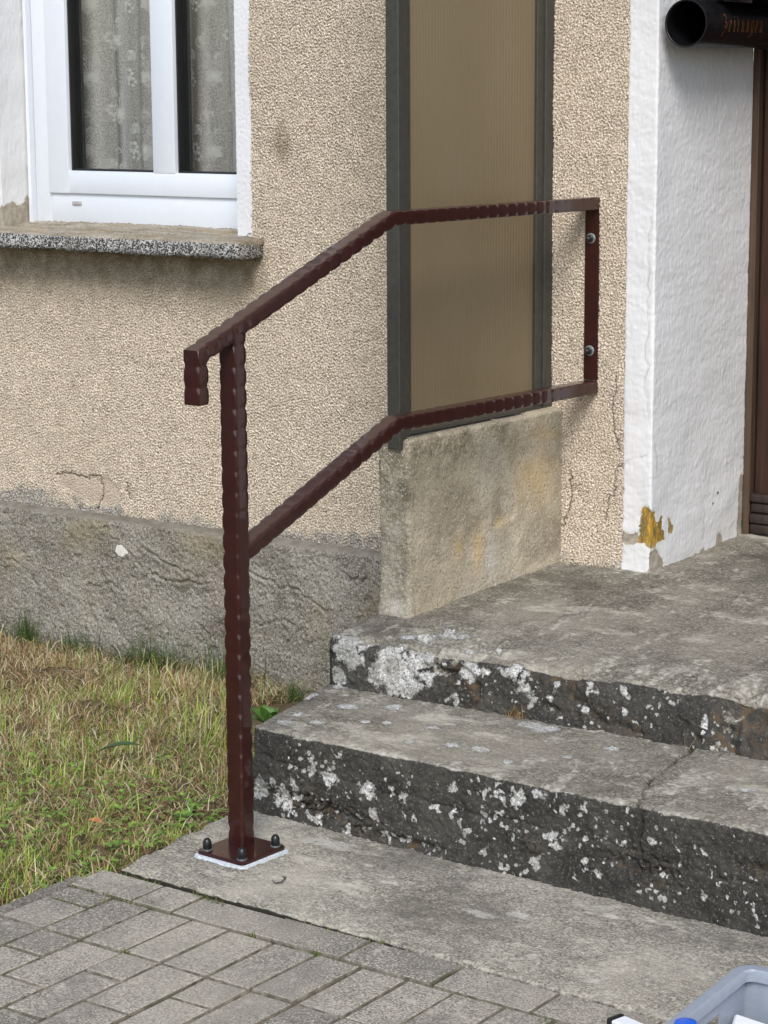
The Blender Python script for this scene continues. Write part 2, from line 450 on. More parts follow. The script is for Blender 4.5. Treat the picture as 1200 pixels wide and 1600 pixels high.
M = dict(
    rough=mat_roughcast(), plinth=mat_plinth(), trim=mat_trim(), paver=mat_paver(), block=mat_block(), sill=mat_sill(),
    step=mat_concrete('mossy_step_concrete', (.125, .113, .088), (.225, .205, .165), (.47, .435, .355), .6, True),
    slab=mat_concrete('grey_slab_concrete', (.190, .174, .138), (.36, .33, .268), (.56, .52, .425), .8),
    paint=mat_paint(), panel=mat_panel(), grass=mat_grass(), soil=mat_soil(), glass=mat_glass(),
    pvc=plain('white_window_plastic', (.70, .735, .78), .28, .5, .015), gasket=plain('black_rubber', (.012, .012, .013), .4),
    slot=plain('grey_plastic_clip', (.42, .41, .40), .5),
    profile=plain('dark_bronze_metal', (.046, .043, .035), .42, .5, .2, .0004, 60),
    alu=plain('bare_aluminium', (.62, .62, .60), .35, .5, .1, Metallic=1.0),
    door=mat_wood('brown_door_wood', (.020, .0085, .0045), (.050, .021, .010)), frame=mat_wood('brown_frame_wood', (.055, .033, .020), (.10, .062, .04), .6),
    wdark=mat_wood('dark_weatherboard_wood', (.022, .015, .013), (.05, .034, .028), .4),
    black=plain('black_nut_cap', (.010, .010, .011), .32), washer=plain('grey_washer', (.30, .33, .33), .35, .5, .1, Metallic=.6),
    mortar=plain('white_sealant', (.56, .60, .63), .7, .3, .22, .004, 140),
    boxblack=plain('black_sheet_metal', (.006, .006, .007), .36, .35, .5, .0008, 50), inkbrown=plain('faded_orange_lettering', (.16, .056, .015), .6, .3, .3),
    crate=plain('grey_crate_plastic', (.27, .305, .355), .42, .5, .06, .0006, 60), white=plain('white_plastic', (.78, .80, .82), .4, .5, .03),
    red=plain('red_plastic', (.62, .012, .03), .35), blue=plain('blue_plastic', (.012, .11, .62), .3),
    paper=plain('white_paper', (.78, .79, .80), .7, .3, .03), pink=plain('pink_print', (.62, .10, .17), .6),
    lace=mat_lace('sheer_curtain_voile', (.95, .90, .87), .60, 260), motif=mat_lace('lace_pattern_thread', (.92, .89, .86), .62, 0),
    room=plain('brown_room_wall', (.30, .20, .13), .9), stone=plain('white_pebble', (.66, .63, .56), .8, .3, .12, .002, 80),
    sand=mat_soil('joint_sand', (.12, .108, .082), (.38, .34, .265)),
    moss=plain('green_moss', (.07, .11, .025), .9, .2, .5, .004, 120), leaf=plain('green_leaf', (.09, .19, .035), .5, .4, .35, .0005, 60),
    darkleaf=plain('dark_green_leaf', (.03, .075, .025), .4, .4, .3), dryleaf=plain('orange_dry_leaf', (.42, .16, .06), .7),
    twig=plain('dark_twig_bark', (.05, .04, .03), .9), land=mat_soil('far_ground', (.06, .055, .042), (.13, .115, .09)),
    kerb=mat_concrete('edging_concrete', (.13, .12, .10), (.21, .195, .165), (.36, .33, .28), .7),
)

# ------------------------------------------------------------------ ground
def lawn_z(x, y):
    return -.030 - .085 * np.clip((np.asarray(y) + 1.45) / 1.35, 0, 1)

t = MB(); t.box(-60, -70, -.62, 60, 14, -.16)
tag(t.build('ground', M['land']), kind='structure')
nu, nv = 180, 170
xs = np.linspace(-4.2, -.12, nu); ys = np.linspace(-3.4, .0, nv); X, Y = np.meshgrid(xs, ys)
Z = lawn_z(X, Y) + .010 * fbm(nv, nu, ys[1] - ys[0], xs[1] - xs[0], .03, .5, 3)
edge = np.clip((X + .30) / .14, 0, 1); Z = Z * (1 - edge) + np.minimum(Z, -.022) * edge
tag(mesh_np('lawn_soil', np.stack([X, Y, Z], -1).reshape(-1, 3), grid_faces(nv, nu), M['soil']), kind='structure')

# ------------------------------------------------------------------ house: wall, plinth, trim, window, door
house = tag(empty('house', (-.6, 0, 0)), 'cream roughcast house wall with grey plinth behind the brown handrail', 'house')
WL, WR, WB, WT = -1.962, -1.098, 1.085, 2.25       # window opening
TL = .071                                          # where the white door trim begins
st = .0022
xs = np.arange(-2.12, TL + .004, st); zs = np.arange(.262, 1.745, st)
nu, nv = len(xs), len(zs); X, Z = np.meshgrid(xs, zs)
n1 = band(nv, nu, st, st, .0048, .0102, 11); n2 = band(nv, nu, st, st, .0046, .007, 12); big = fbm(nv, nu, st, st, .05, .8, 13)
h = (.0029 - .0009 * np.clip((X + .16) / .04, 0, 1)) * np.tanh(1.2 * n1 + .45) + .0006 * n2 + .0016 * big
spall = np.full(X.shape, -1.0)
for pts in ([(-1.775, .385), (-1.73, .40), (-1.66, .392), (-1.625, .40), (-1.61, .375), (-1.60, .33), (-1.65, .312), (-1.70, .335), (-1.78, .36)],
            [(-1.618, .40), (-1.58, .395), (-1.545, .375), (-1.535, .345), (-1.56, .315), (-1.61, .31)],
            [(-1.515, .388), (-1.49, .37), (-1.495, .345), (-1.51, .355)]):
    spall = np.maximum(spall, sdf(X, Z, pts))
sp = np.clip(spall / .012 + .5, 0, 1)
h -= .0035 * sp + .0008 * sp * n1; crk = np.zeros(X.shape)
for pts, wd, dp in ((jag([(-1.61, .40), (-1.605, .36), (-1.615, .33), (-1.63, .305)], .004, 1), .0035, .006),
                    (jag([(-1.515, .392), (-1.512, .362), (-1.502, .345)], .003, 2), .003, .005),
                    (jag([(-1.78, .386), (-1.74, .402), (-1.66, .392), (-1.61, .402)], .004, 3), .003, .003),
                    (jag([(.050, .80), (.038, .72), (.048, .66), (.058, .62)], .003, 4), .0024, .004),
                    (jag([(.075, .595), (.052, .58), (.042, .52), (.02, .45)], .004, 5), .0024, .004),
                    (jag([(-.075, .56), (-.072, .50), (-.085, .45), (-.095, .42)], .003, 6), .003, .005)):
    d = polydist(X, Z, pts); h -= dp * np.exp(-(d / wd) ** 2); crk = np.maximum(crk, .85 * np.exp(-(d / (wd * .62)) ** 2))
foot = np.clip((.40 - Z) / .06, 0, 1) * (X > -.1)
h += .006 * foot * (.5 + .5 * big)
stain_shade = np.exp(-((1.035 - Z) / .135) ** 2) * (Z < 1.06) * np.clip((-1.0 - X) / .05, 0, 1) * .95  # brown dirt under the sill, with the sill's soft shade painted in
stain_shade = np.maximum(stain_shade, 1.3 * np.exp(-((X + .945) / .026) ** 2 - ((Z - 1.340) / .040) ** 2))
stain_shade = np.maximum(stain_shade, .7 * np.exp(-((X + 1.03) / .035) ** 2 - ((Z - 1.0) / .10) ** 2))
splash = np.clip((.350 + .016 * big - Z) / .04, 0, 1) * (X < -.2) * .75
splash = np.maximum(splash, np.clip((.40 - Z) / .07, 0, 1) * (X > -.14) * .55)
P = np.stack([X, -.0075 - h, Z], -1)
keep = ~((X > WL - .045) & (X < WR + .046 + .003 * n2) & (Z > 1.06))
keep &= X < TL + .0025 + .0022 * np.tanh(n1)
kf = keep[:-1, :-1] & keep[1:, 1:] & keep[1:, :-1] & keep[:-1, 1:]
A = dict(stain_shade=np.clip(stain_shade, 0, 1).ravel(), crack=crk.ravel(), splash=splash.ravel(), spall=np.clip(spall / .02 + .45, 0, 1).ravel())
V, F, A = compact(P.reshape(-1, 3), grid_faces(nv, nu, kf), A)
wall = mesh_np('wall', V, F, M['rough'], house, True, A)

t = MB()                                            # the rest of the wall round the part in view
t.box(-7, -.0065, -.3, -2.119, .30, 4.6); t.box(-2.1195, -.0065, 2.26, TL, .30, 4.6); t.box(TL, -.006, 2.42, 1.22, .5, 4.6)
t.box(-2.1195, -.0065, 1.744, WL - .04, .30, 2.2605); t.box(WR + .045, -.0065, 1.744, TL - .001, .30, 2.2605)
t.box(-2.118, .010, -.3, WL - .02, .30, 1.80); t.box(WR + .02, .012, -.3, TL + .06, .30, 1.81); t.box(WL - .03, .012, -.3, WR + .03, .30, 1.05)
t.box(1.22, -.0065, -.3, 5, .5, 4.6)
t.build('wall', M['rough'], house)

# plinth with its sloping ledge
st = .0034
us = np.arange(0, .47, st); xs = np.arange(-2.26, -.14, st); nv, nu = len(us), len(xs)
X, U = np.meshgrid(xs, us)
lz = .296 + .004 * (X + 2) / 1.4
led = .042
Yp = np.where(U < led, .004 - U * 1.06, -.0405 - .012 * np.clip((U - led) / .4, 0, 1))
Zp = np.where(U < led, lz - .32 * U, lz - .0135 - (U - led))
k = np.exp(-(np.arange(-6, 7) / 2.2) ** 2); k /= k.sum()
for Q in (Yp, Zp):
    pad = np.pad(Q, ((6, 6), (0, 0)), 'edge'); Q[:] = sum(k[i] * pad[i:i + nv] for i in range(13))
P = np.stack([X, Yp, Zp], -1); N = normals(P)
if N[nv // 2, nu // 2, 1] > 0: N = -N
f1 = fbm(nv, nu, st, st, .008, .35, 21); f2 = band(nv, nu, st, st, .007, .025, 22); f3 = band(nv, nu, st, st, .03, .12, 23)
face = np.clip((U - led) / .02, 0, 1)
h = .0022 * f1 * face + .0012 * f2 * (.35 + .65 * face) - .004 * np.clip(f3 - .9, 0, 2) * face
for pts in ([(-1.58, .26), (-1.50, .215), (-1.44, .17), (-1.40, .145), (-1.30, .14), (-1.18, .15)], [(-1.42, .22), (-1.30, .18), (-1.2, .15)],
            [(-1.64, .085), (-1.56, .10), (-1.50, .115), (-1.47, .135)], [(-1.95, .12), (-1.88, .135), (-1.82, .12)], [(-1.05, .2), (-.95, .16), (-.88, .17), (-.8, .12)],
            [(-1.03, .06), (-.93, .08), (-.86, .05)]):
    d = polydist(X, Zp, jag(pts, .006, len(pts) + int(pts[0][0] * 100), 6)); h += face * (.006 * np.exp(-(d / .014) ** 2) - .009 * np.exp(-(d / .0045) ** 2))
P = P + N * h[..., None]
plinth = mesh_np('plinth', P.reshape(-1, 3), grid_faces(nv, nu), M['plinth'], house, True, dict(ledge=(1 - np.clip((U - led + .006) / .01, 0, 1)).ravel()))
for cx, cz, r, sd_ in ((-1.505, .203, .024, 1), (-.70, .242, .024, 2), (-1.42, .155, .015, 3), (-.672, .235, .012, 4)):
    q = random.Random(sd_); n = 7; ring = [(cx + r * q.uniform(.8, 1.1) * math.cos(6.283 * k / n + .6), cz + r * q.uniform(.75, 1.05) * math.sin(6.283 * k / n + .6)) for k in range(n)]
    V = [(a, -.043, b) for a, b in ring] + [(cx + (a - cx) * .82, -.0505, cz + (b - cz) * .82) for a, b in ring] + [(cx, -.0515, cz)]
    Fq = [(i, (i + 1) % n, n + (i + 1) % n, n + i) for i in range(n)]; Ft = [(n + i, n + (i + 1) % n, 2 * n) for i in range(n)]
    mesh_np('embedded_stone', V, [np.array(Fq), np.array(Ft)], M['stone' if sd_ == 1 else 'plinth'], plinth, False)

# white painted trim round the door: front strip, rounded corner and the deep reveal
st = .0034
RX, RY = .145, .492
us = np.arange(0, .074 + RY, st); zs = np.arange(.318, 2.42, .0042); nu, nv = len(us), len(zs)
U, Z = np.meshgrid(us, zs)
X = np.where(U < .074, TL - .004 + U * (RX - TL + .004) / .074, RX); Y = np.where(U < .074, -.0035, -.0035 + (U - .074))
k = np.exp(-(np.arange(-6, 7) / 1.3) ** 2); k /= k.sum()
for Q in (X, Y):
    pad = np.pad(Q, ((0, 0), (6, 6)), 'reflect', reflect_type='odd'); Q[:] = sum(k[i] * pad[:, i:i + nu] for i in range(13))
P = np.stack([X, Y, Z], -1); N = normals(P)
if N[nv // 2, 4, 1] > 0: N = -N
f1 = fbm(nv, nu, .0042, st, .01, .5, 31, (.45, 1)); f2 = band(nv, nu, .0042, st, .008, .05, 32, (.5, 1)); big = fbm(nv, nu, .0042, st, .05, .6, 33)
h = .0005 * f1 + .00026 * f2 + .0013 * big * np.clip((1.1 - Z) / .8, 0, 1)
peel = np.full(X.shape, -1.)
pz = [([(.038, .404), (.046, .427), (.046, .45), (.050, .475), (.056, .495), (.065, .493), (.077, .48), (.095, .477), (.109, .444), (.125, .461), (.135, .458), (.131, .43), (.145, .416), (.141, .401), (.114, .404), (.10, .391), (.081, .388), (.060, .40)], 1),
      ([(.162, .455), (.167, .436), (.162, .419), (.179, .412), (.191, .426), (.177, .441)], .8),
      ([(.298, .318), (.331, .333), (.355, .346), (.361, .328), (.350, .319)], 0), ([(.402, .322), (.421, .343), (.426, .369), (.440, .37), (.454, .356), (.456, .338), (.44, .322)], .6),
      ([(-.005, .403), (-.004, .43), (.018, .42), (.043, .427), (.046, .405), (.030, .397), (.0, .397)], 0), ([(.070, .31), (.075, .382), (.104, .386), (.145, .345), (.135, .328), (.115, .31)], 0),
      ([(.2, .31), (.3, .318), (.42, .318), (.42, .30), (.2, .30)], 0), ([(-.01, .50), (.004, .53), (-.004, .56), (-.02, .53)], 0), ([(.535, .33), (.545, .5), (.58, .5), (.58, .32)], 0)]
och = np.zeros(X.shape)
for pts, o in pz:
    s_ = sdf(U, Z, pts); och = np.where(s_ > np.maximum(peel, -.03), o * np.clip((Z - .375) / .03, 0, 1) if o else 0, och); peel = np.maximum(peel, s_)
crack = np.zeros(X.shape)
for pts in (jag([(.062, 1.18), (.055, 1.02), (.060, .9), (.052, .78), (.064, .70), (.098, .62), (.104, .56)], .003, 11), jag([(-.002, .575), (.012, .60), (.04, .61), (.06, .615)], .002, 12),
            jag([(.352, .366), (.352, .42), (.345, .47)], .003, 13), jag([(.46, .80), (.44, .76), (.445, .72)], .003, 14)):
    d = polydist(U, Z, pts); crack = np.maximum(crack, np.exp(-(d / .0019) ** 2)); h -= .0007 * np.exp(-(d / .0035) ** 2)
h -= .0016 * np.clip(peel / .004 + .5, 0, 1)
P += N * h[..., None]
mesh_np('door_surround', P.reshape(-1, 3), grid_faces(nv, nu), M['trim'], house, True,
        dict(peel=1 + peel.ravel(), ochre=och.ravel(), crack=.8 * crack.ravel()))
t = MB(); t.box(1.085, -.0035, .30, 1.16, .50, 2.42, .004); t.box(.1455, -.0032, 2.335, 1.0845, .49, 2.4205)
t.build('door_surround', M['trim'], house)
for cx, cy, cz in ((.146, .318, .452), (.146, .335, .425), (.146, .345, .475), (.146, .30, .405)):
    t = MB(); t.lathe([(0, -.0015), (.0032, -.0012), (.0036, .0004), (0, .001)], Matrix.Translation((cx, cy, cz)) @ Matrix.Rotation(RAD(90), 4, 'Y'), 7)
    t.build('paint_chip', M['twig'], house)

# door: wooden leaf with weatherboard mouldings, narrow frame
door = empty('door', (.6, .5, .345), house); door.location = Vector((.6, .5, .345)) - house.location
t = MB(); t.box(.1458, .484, .342, .164, .55, 2.33, .002); t.box(1.066, .484, .342, 1.084, .55, 2.33, .002); t.box(.1643, .485, 2.29, 1.0655, .55, 2.331, .002)
t.build('door_frame', M['frame'], door)
t = MB(); t.box(.164, .512, .352, 1.066, .56, 2.289); t.build('door_rebate', M['wdark'], door)
t = MB(); t.box(.171, .497, .444, 1.062, .516, 2.286, .004); t.build('door_leaf', M['door'], door)
for z0, z1, yo in ((.432, .455, .480), (.404, .431, .486), (.378, .403, .478), (.352, .377, .482)):
    t = MB(); t.box(.167, yo, z0, 1.064, .514, z1, .006, seg=3); t.build('weatherboard_strip', M['wdark'], door, True, 40)
for x in (.32, .62, .92):
    t = MB(); t.box(x - .10, .489, .60, x + .10, .499, 2.1, .008); t.build('door_panel', M['door'], door)
t = MB(); t.lathe([(.007, 0), (.007, .05)], Matrix.Translation((1.0, .498, 1.38)) @ Matrix.Rotation(RAD(90), 4, 'X'), 12); t.box(.89, .435, 1.37, 1.01, .451, 1.39, .005)
t.build('handle', M['washer'], door)

# window: frame, sash, mullion, panes
win = empty('window', (0, 0, 0), house); win.location = Vector((-1.53, .12, 1.1)) - house.location
def bar(name, x0, x1, z0, z1, y0, y1, m='pvc', bev=.004, par=win):
    t = MB(); t.box(x0, y0, z0, x1, y1, z1, bev, seg=2); return t.build(name, M[m], par, True, 35)
bar('frame', WL + .018, -1.883, 1.098, 2.24, .120, .19); bar('frame', -1.13, WR - .003, 1.098, 2.24, .120, .19)
bar('frame', -1.884, -1.129, 1.098, 1.190, .1205, .19); bar('frame', -1.884, -1.129, 2.17, 2.24, .1205, .19)
bar('sash', -1.885, -1.806, 1.182, 2.18, .111, .18); bar('sash', -1.186, -1.127, 1.182, 2.18, .111, .18)
bar('sash', -1.808, -1.184, 1.1825, 1.247, .1115, .18); bar('sash', -1.808, -1.184, 2.11, 2.1795, .1115, .18)
bar('mullion', -1.490, -1.409, 1.245, 2.112, .110, .17)
for a, b in ((-1.807, -1.489), (-1.410, -1.185)):
    t = MB(); t.box(a, .124, 1.246, a + .006, .165, 2.111); t.box(b - .006, .124, 1.246, b, .165, 2.111); t.box(a + .0055, .126, 1.2465, b - .0055, .165, 1.252)
    t.box(a + .0055, .150, 1.252, a + .020, .164, 2.11); t.build('glazing_gasket', M['gasket'], win)
    t = MB(); t.box(a + .004, .146, 1.249, b - .004, .1495, 2.109); t.build('pane', M['glass'], win)
bar('drain_cap', -1.802, -1.768, 1.150, 1.161, .1155, .1205, 'slot', .002)
t = MB(); t.box(WL + .005, .102, 1.092, WL + .0165, .19, 2.24); t.build('sealing_strip', M['pvc'], win)
t = MB(); t.box(WL - .001, .124, 1.092, WL + .0045, .19, 2.24); t.build('joint_gap', M['gasket'], win)
# painted surround of the window: front strips and the deep reveal, its paint flaking at the foot
st = .0035
us = np.arange(0, .052 + .175, st); zs = np.arange(1.082, 1.9, .004); nu, nv = len(us), len(zs); U, Z = np.meshgrid(us, zs)
X = np.where(U < .052, WL - .052 + U, WL); Y = np.where(U < .052, -.004, -.004 + U - .052)
P = np.stack([X, Y, Z], -1); f1 = fbm(nv, nu, .004, st, .01, .4, 41)
P[..., 0] += .0006 * f1 * (U > .06); P[..., 1] -= .001 * f1 * (U < .05)
pl = sdf(U, Z, [(.0, 1.07), (.0, 1.135), (.07, 1.15), (.10, 1.16), (.118, 1.145), (.14, 1.15), (.155, 1.175), (.166, 1.16), (.172, 1.12), (.178, 1.07)])
pl = np.maximum(pl, sdf(U, Z, [(.19, 1.08), (.19, 1.20), (.24, 1.22), (.24, 1.08)]))
mesh_np('window_surround', P.reshape(-1, 3), grid_faces(nv, nu), M['trim'], house, True, dict(peel=1 + pl.ravel(), ochre=0 * pl.ravel(), crack=0 * pl.ravel()))
st = .0032
us = np.arange(0, .052, st); zs = np.arange(1.094, 1.9, st); nu, nv = len(us), len(zs); U, Z = np.meshgrid(us, zs)
n_ = band(nv, nu, st, st, .007, .02, 43)
P = np.stack([WR + U + 0 * Z, -.0075 - .0003 * n_, Z + .004 * (U > .03) * (Z < 1.1)], -1)
mesh_np('window_surround', P.reshape(-1, 3), grid_faces(nv, nu), M['trim'], house, True, dict(peel=0 * Z.ravel(), ochre=0 * Z.ravel(), crack=0 * Z.ravel()))
t = MB(); t.box(WR, -.0055, 1.089, WR + .05, .19, 1.90); t.box(WR, -.0075, 1.899, WR + .052, .19, 2.255); t.box(WL - .052, -.004, 1.899, WL, .19, 2.255); t.box(WL - .052, -.0045, 2.245, WR + .052, .19, 2.30)
t.build('window_surround', M['trim'], house)
# sill of exposed aggregate
st = .004
xs = np.arange(-2.30, -1.012, st); prof = [(.14, 1.1045), (.05, 1.094), (-.10, 1.0865), (-.116, 1.085), (-.122, 1.079), (-.124, 1.052), (-.120, 1.043), (-.10, 1.0405), (.02, 1.040)]
pr = []
for (a, b), (c_, d_) in zip(prof[:-1], prof[1:]):
    n = max(2, int(math.hypot(c_ - a, d_ - b) / st)); pr += [(a + (c_ - a) * k / n, b + (d_ - b) * k / n) for k in range(n)]
pr.append(prof[-1]); pr = np.array(pr); nv, nu = len(pr), len(xs)
P = np.zeros((nv, nu, 3)); P[..., 0] = xs[None]; P[..., 1] = pr[:, :1]; P[..., 2] = pr[:, 1:]
N = normals(P)
if N[2, 5, 2] < 0: N = -N
P += N * (.0011 * band(nv, nu, st, st, .009, .03, 51) + .0012 * fbm(nv, nu, st, st, .03, .5, 52))[..., None]
topa = np.repeat(np.clip((pr[:, 1] - 1.0795) / .004, 0, 1)[:, None], nu, 1)
e = P[:, -1].copy(); c0 = e.mean(0); ring = [e]
for k_, (dx, s_) in enumerate(((.004, .985), (.006, .94), (.0065, .5), (.0065, .05))):
    q = c0 + (e - c0) * s_; q[:, 0] += dx; ring.append(q)
P2 = np.concatenate([P, np.stack(ring[1:], 1)], 1); top2 = np.concatenate([topa, np.repeat(topa[:, -1:], 4, 1)], 1)
mesh_np('window_sill', P2.reshape(-1, 3), grid_faces(nv, nu + 4), M['sill'], house, True, dict(top=top2.ravel()))
# the room behind the glass
t = MB(); t.box(-2.6, .9, .9, -.6, .95, 2.6); t.box(-2.65, .2, .9, -2.6, .95, 2.6); t.box(-.6, .2, .9, -.55, .95, 2.6); t.box(-2.6, .2, 2.55, -.6, .9, 2.6); t.box(-2.6, .2, .85, -.6, .9, .9)
t.build('room_wall', M['room'], house)

# ------------------------------------------------------------------ steps, slab, low wall
def ruled(rows, res_v, res_u, wid):
    """rows of (left, right) points joined by straight runs; returns grid and the run number of every row"""
    out, run = [], []
    for k, ((a, b), (c_, d_)) in enumerate(zip(rows[:-1], rows[1:])):
        a, b, c_, d_ = map(np.array, (a, b, c_, d_))
        n = max(1, int(np.linalg.norm((a + b) / 2 - (c_ + d_) / 2) / res_v))
        for i in range(n):
            out.append((a + (c_ - a) * i / n, b + (d_ - b) * i / n)); run.append(k + i / n)
    out.append(tuple(map(np.array, rows[-1]))); run.append(len(rows) - 1)
    nu = int(wid / res_u); t = np.linspace(0, 1, nu)[None, :, None]
    L = np.array([o[0] for o in out])[:, None]; R_ = np.array([o[1] for o in out])[:, None]
    return L + (R_ - L) * t, np.array(run)

def gauss_v(P, sig):
    r = int(3 * sig); k = np.exp(-(np.arange(-r, r + 1) / sig) ** 2 / 2); k /= k.sum()
    pad = np.pad(P, ((r, r), (0, 0), (0, 0)), 'reflect', reflect_type='odd')
    return sum(k[i] * pad[i:i + len(P)] for i in range(2 * r + 1))

def skirt_left(P, zlow):
    """closes the left end down to zlow"""
    a = P[:, :1].copy(); a[..., 2] = np.minimum(a[..., 2], zlow); a[..., 0] += .002
    return np.concatenate([a, P], 1)

LICHEN_UP=[(-181,274,23),(-160,257,25),(-192,255,20),(-198,194,17),(-146,247,14),(-60,260,31),(-77,229,28),(-34,235,35),(-9,253,28),(17,271,25),(-51,207,28),(-9,210,22),(33,224,17),(-94,212,17),(116,258,14),(137,258,16),(170,266,12),(151,260,9),(103,196,11),(120,229,5),(221,290,13),(245,284,15),(272,260,12),(285,249,12),(301,217,8),(345,240,8),(351,259,7),(435,268,8),(450,281,7),(425,225,7),(510,263,9),(515,230,9),(619,267,6),(493,239,4),(701,247,11),(710,229,9),(588,295,6),(782,316,10),(454,299,8),(646,304,5),(-128,276,6),(-115,226,6),(75,266,4),(189,241,4),(206,222,4),(364,199,4),(545,215,4),(574,247,4),(332,276,4),(747,222,5),(676,210,4)]
LICHEN_LOW=[(0,111,13),(46,102,12),(58,104,9),(-58,107,7),(-136,53,17),(-146,35,12),(-101,69,9),(-79,46,16),(-44,75,11),(-35,47,11),(-57,27,11),(17,19,11),(-2,18,10),(102,4,12),(154,95,12),(139,95,7),(103,78,5),(119,109,6),(236,103,8),(254,146,8),(244,129,4),(68,158,7),(168,51,10),(153,19,6),(191,17,9),(215,19,7),(232,15,6),(250,16,7),(267,61,6),(351,145,9),(386,147,6),(408,165,7),(430,143,8),(436,158,5),(460,149,9),(474,144,7),(493,164,7),(509,154,8),(460,172,7),(501,180,4),(319,91,7),(361,92,9),(436,106,8),(466,115,7),(386,68,9),(375,42,8),(439,83,5),(431,34,6),(485,17,7),(336,15,5),(501,68,6),(505,0,4),(123,43,7),(210,108,5),(-53,124,3),(-37,131,2),(-87,115,3),(12,43,4),(91,58,3),(171,96,3),(130,130,3),(293,135,2),(316,138,2),(353,173,2),(227,153,3),(71,171,3),(241,68,3),(276,82,3),(197,42,2),(455,98,4),(458,71,3),(422,87,3),(296,14,2),(505,152,9),(498,166,6),(554,170,10),(606,155,7),(660,172,6),(594,174,5),(585,159,4),(547,105,6),(523,92,6),(501,68,6),(586,94,7),(593,79,6),(569,53,6),(555,39,10),(537,6,6),(682,143,6),(707,143,2),(752,150,4),(736,109,5),(705,112,4),(803,130,10),(692,105,4),(661,57,4),(641,24,5),(647,88,3),(717,70,5),(688,44,9),(778,29,7),(804,31,5),(859,125,4),(891,138,5),(912,126,8),(862,97,5),(858,143,3),(928,88,3),(940,80,3),(907,61,3),(912,45,4),(945,49,2),(876,62,2),(981,158,3),(974,143,2),(1005,72,3),(1025,76,4),(1024,36,8),(1012,47,4),(985,36,2),(998,89,2)]
def lichen_field(P, spots, yfun):
    f = np.zeros(P.shape[:2]); Q = P.reshape(-1, 3).copy(); out = f.ravel()
    for k_, ax in enumerate((0, 2)):
        Q[:, ax] += .0052 * fbm(*P.shape[:2], .0034, .0034, .010, .07, 300 + k_ + len(spots)).ravel()
    for i, (x, z, r) in enumerate(spots):
        x, z, r = x / 1000, z / 1000, max(r, 3) / 1000 * 1.08
        m = np.where((abs(Q[:, 0] - x) < 2 * r + .02))[0]
        if not len(m): continue
        q = Q[m]; d = np.sqrt((q[:, 0] - x) ** 2 + (q[:, 2] - z) ** 2 + (np.clip(abs(q[:, 1] - yfun(x)) - .03, 0, 1) * 2) ** 2)
        ang = np.arctan2(q[:, 2] - z, q[:, 0] - x); lob = 1 + .10 * np.sin(ang * 3 + i) + .07 * np.sin(ang * 7 + 2 * i)
        out[m] = np.maximum(out[m], np.clip(1.0 - .68 * d / (r * lob), 0, 1) * (d < 2 * r))
    return out.reshape(P.shape[:2])

def white_spots(P, spots):
    f = np.zeros(P.shape[:2])
    for x, y, a, b in spots:
        f = np.maximum(f, 1 - .66 * np.hypot((P[..., 0] - x) / (a * .62), (P[..., 1] - y) / (b * 1.0)))
    return np.clip(f, 0, 1)

def step_attrs(P, run, nose_row, seed, lich):
    nv, nu = P.shape[:2]
    rs = np.repeat(np.clip((run - nose_row) / .10 + .42, 0, 1)[:, None], nu, 1)
    return dict(riser=rs.ravel(), lichen=lich.ravel())

steps = tag(empty('entrance_steps', (.4, -1.2, 0)), 'two worn concrete entrance steps with black mossy risers and white lichen', 'steps')
RES = .0034
# lower step
P, run = ruled([((-.245, -.70, .178), (1.75, -.76, .197)), ((-.153, -1.153, .178), (1.75, -1.230, .197)), ((-.151, -1.163, .02), (1.75, -1.231, .02)), ((-.151, -1.166, -.03), (1.75, -1.234, -.03))], RES, RES, 1.95)
nv, nu = P.shape[:2]; a = gauss_v(P, 1.1); b = gauss_v(P, 4.5)
wr = np.clip(.5 + .5 * fbm(nv, nu, RES, RES, .03, .4, 61), 0, 1)[..., None]; P = a * (1 - .7 * wr) + b * .7 * wr
N = normals(P)
if N[3, 5, 2] < 0: N = -N
f1 = fbm(nv, nu, RES, RES, .01, .4, 62); f2 = band(nv, nu, RES, RES, .008, .03, 63); f3 = band(nv, nu, RES, RES, .03, .1, 64)
isr = np.clip((run - 1) / .08, 0, 1)[:, None]
h = .0011 * f1 + .0005 * f2 + isr * (.0006 * f1 + .0004 * f2 - .002 * np.clip(f3 - 1.1, 0, 2))
nose = np.exp(-((run - 1) / .07) ** 2)[:, None]; h -= nose * .0026 * np.clip(band(nv, nu, RES, RES, .012, .08, 65) - .6, 0, 2)
X, Y, Z = P[..., 0], P[..., 1], P[..., 2]
crk = jag([(.655, -.70), (.69, -.862), (.699, -.941), (.708, -1.018), (.739, -1.108), (.751, -1.147), (.774, -1.20)], .004, 5, 5)
d = np.where(run[:, None] <= 1.02, polydist(X, Y, crk), polydist(X, Z, jag([(.774, .2), (.779, .16), (.775, .115), (.784, .085)], .002, 6, 4)))
wdt = .0022 + .002 * np.clip(f1, -1, 1) ; h -= .009 * np.exp(-(d / np.clip(wdt + .0012, .0018, 1)) ** 2)
crack = np.exp(-(d / np.clip(wdt, .0012, .01)) ** 2)
lay = jag([(-.16, .118), (.10, .105), (.30, .098), (.52, .105), (.75, .098), (.95, .085), (1.3, .09), (1.8, .08)], .004, 9, 9)
dl = polydist(X, Z, lay); h += isr * np.where(Z < np.interp(X, [p[0] for p in lay], [p[1] for p in lay]), .004, 0) - isr * .004 * np.exp(-(dl / .004) ** 2)
cav = np.zeros(P.shape[:2])
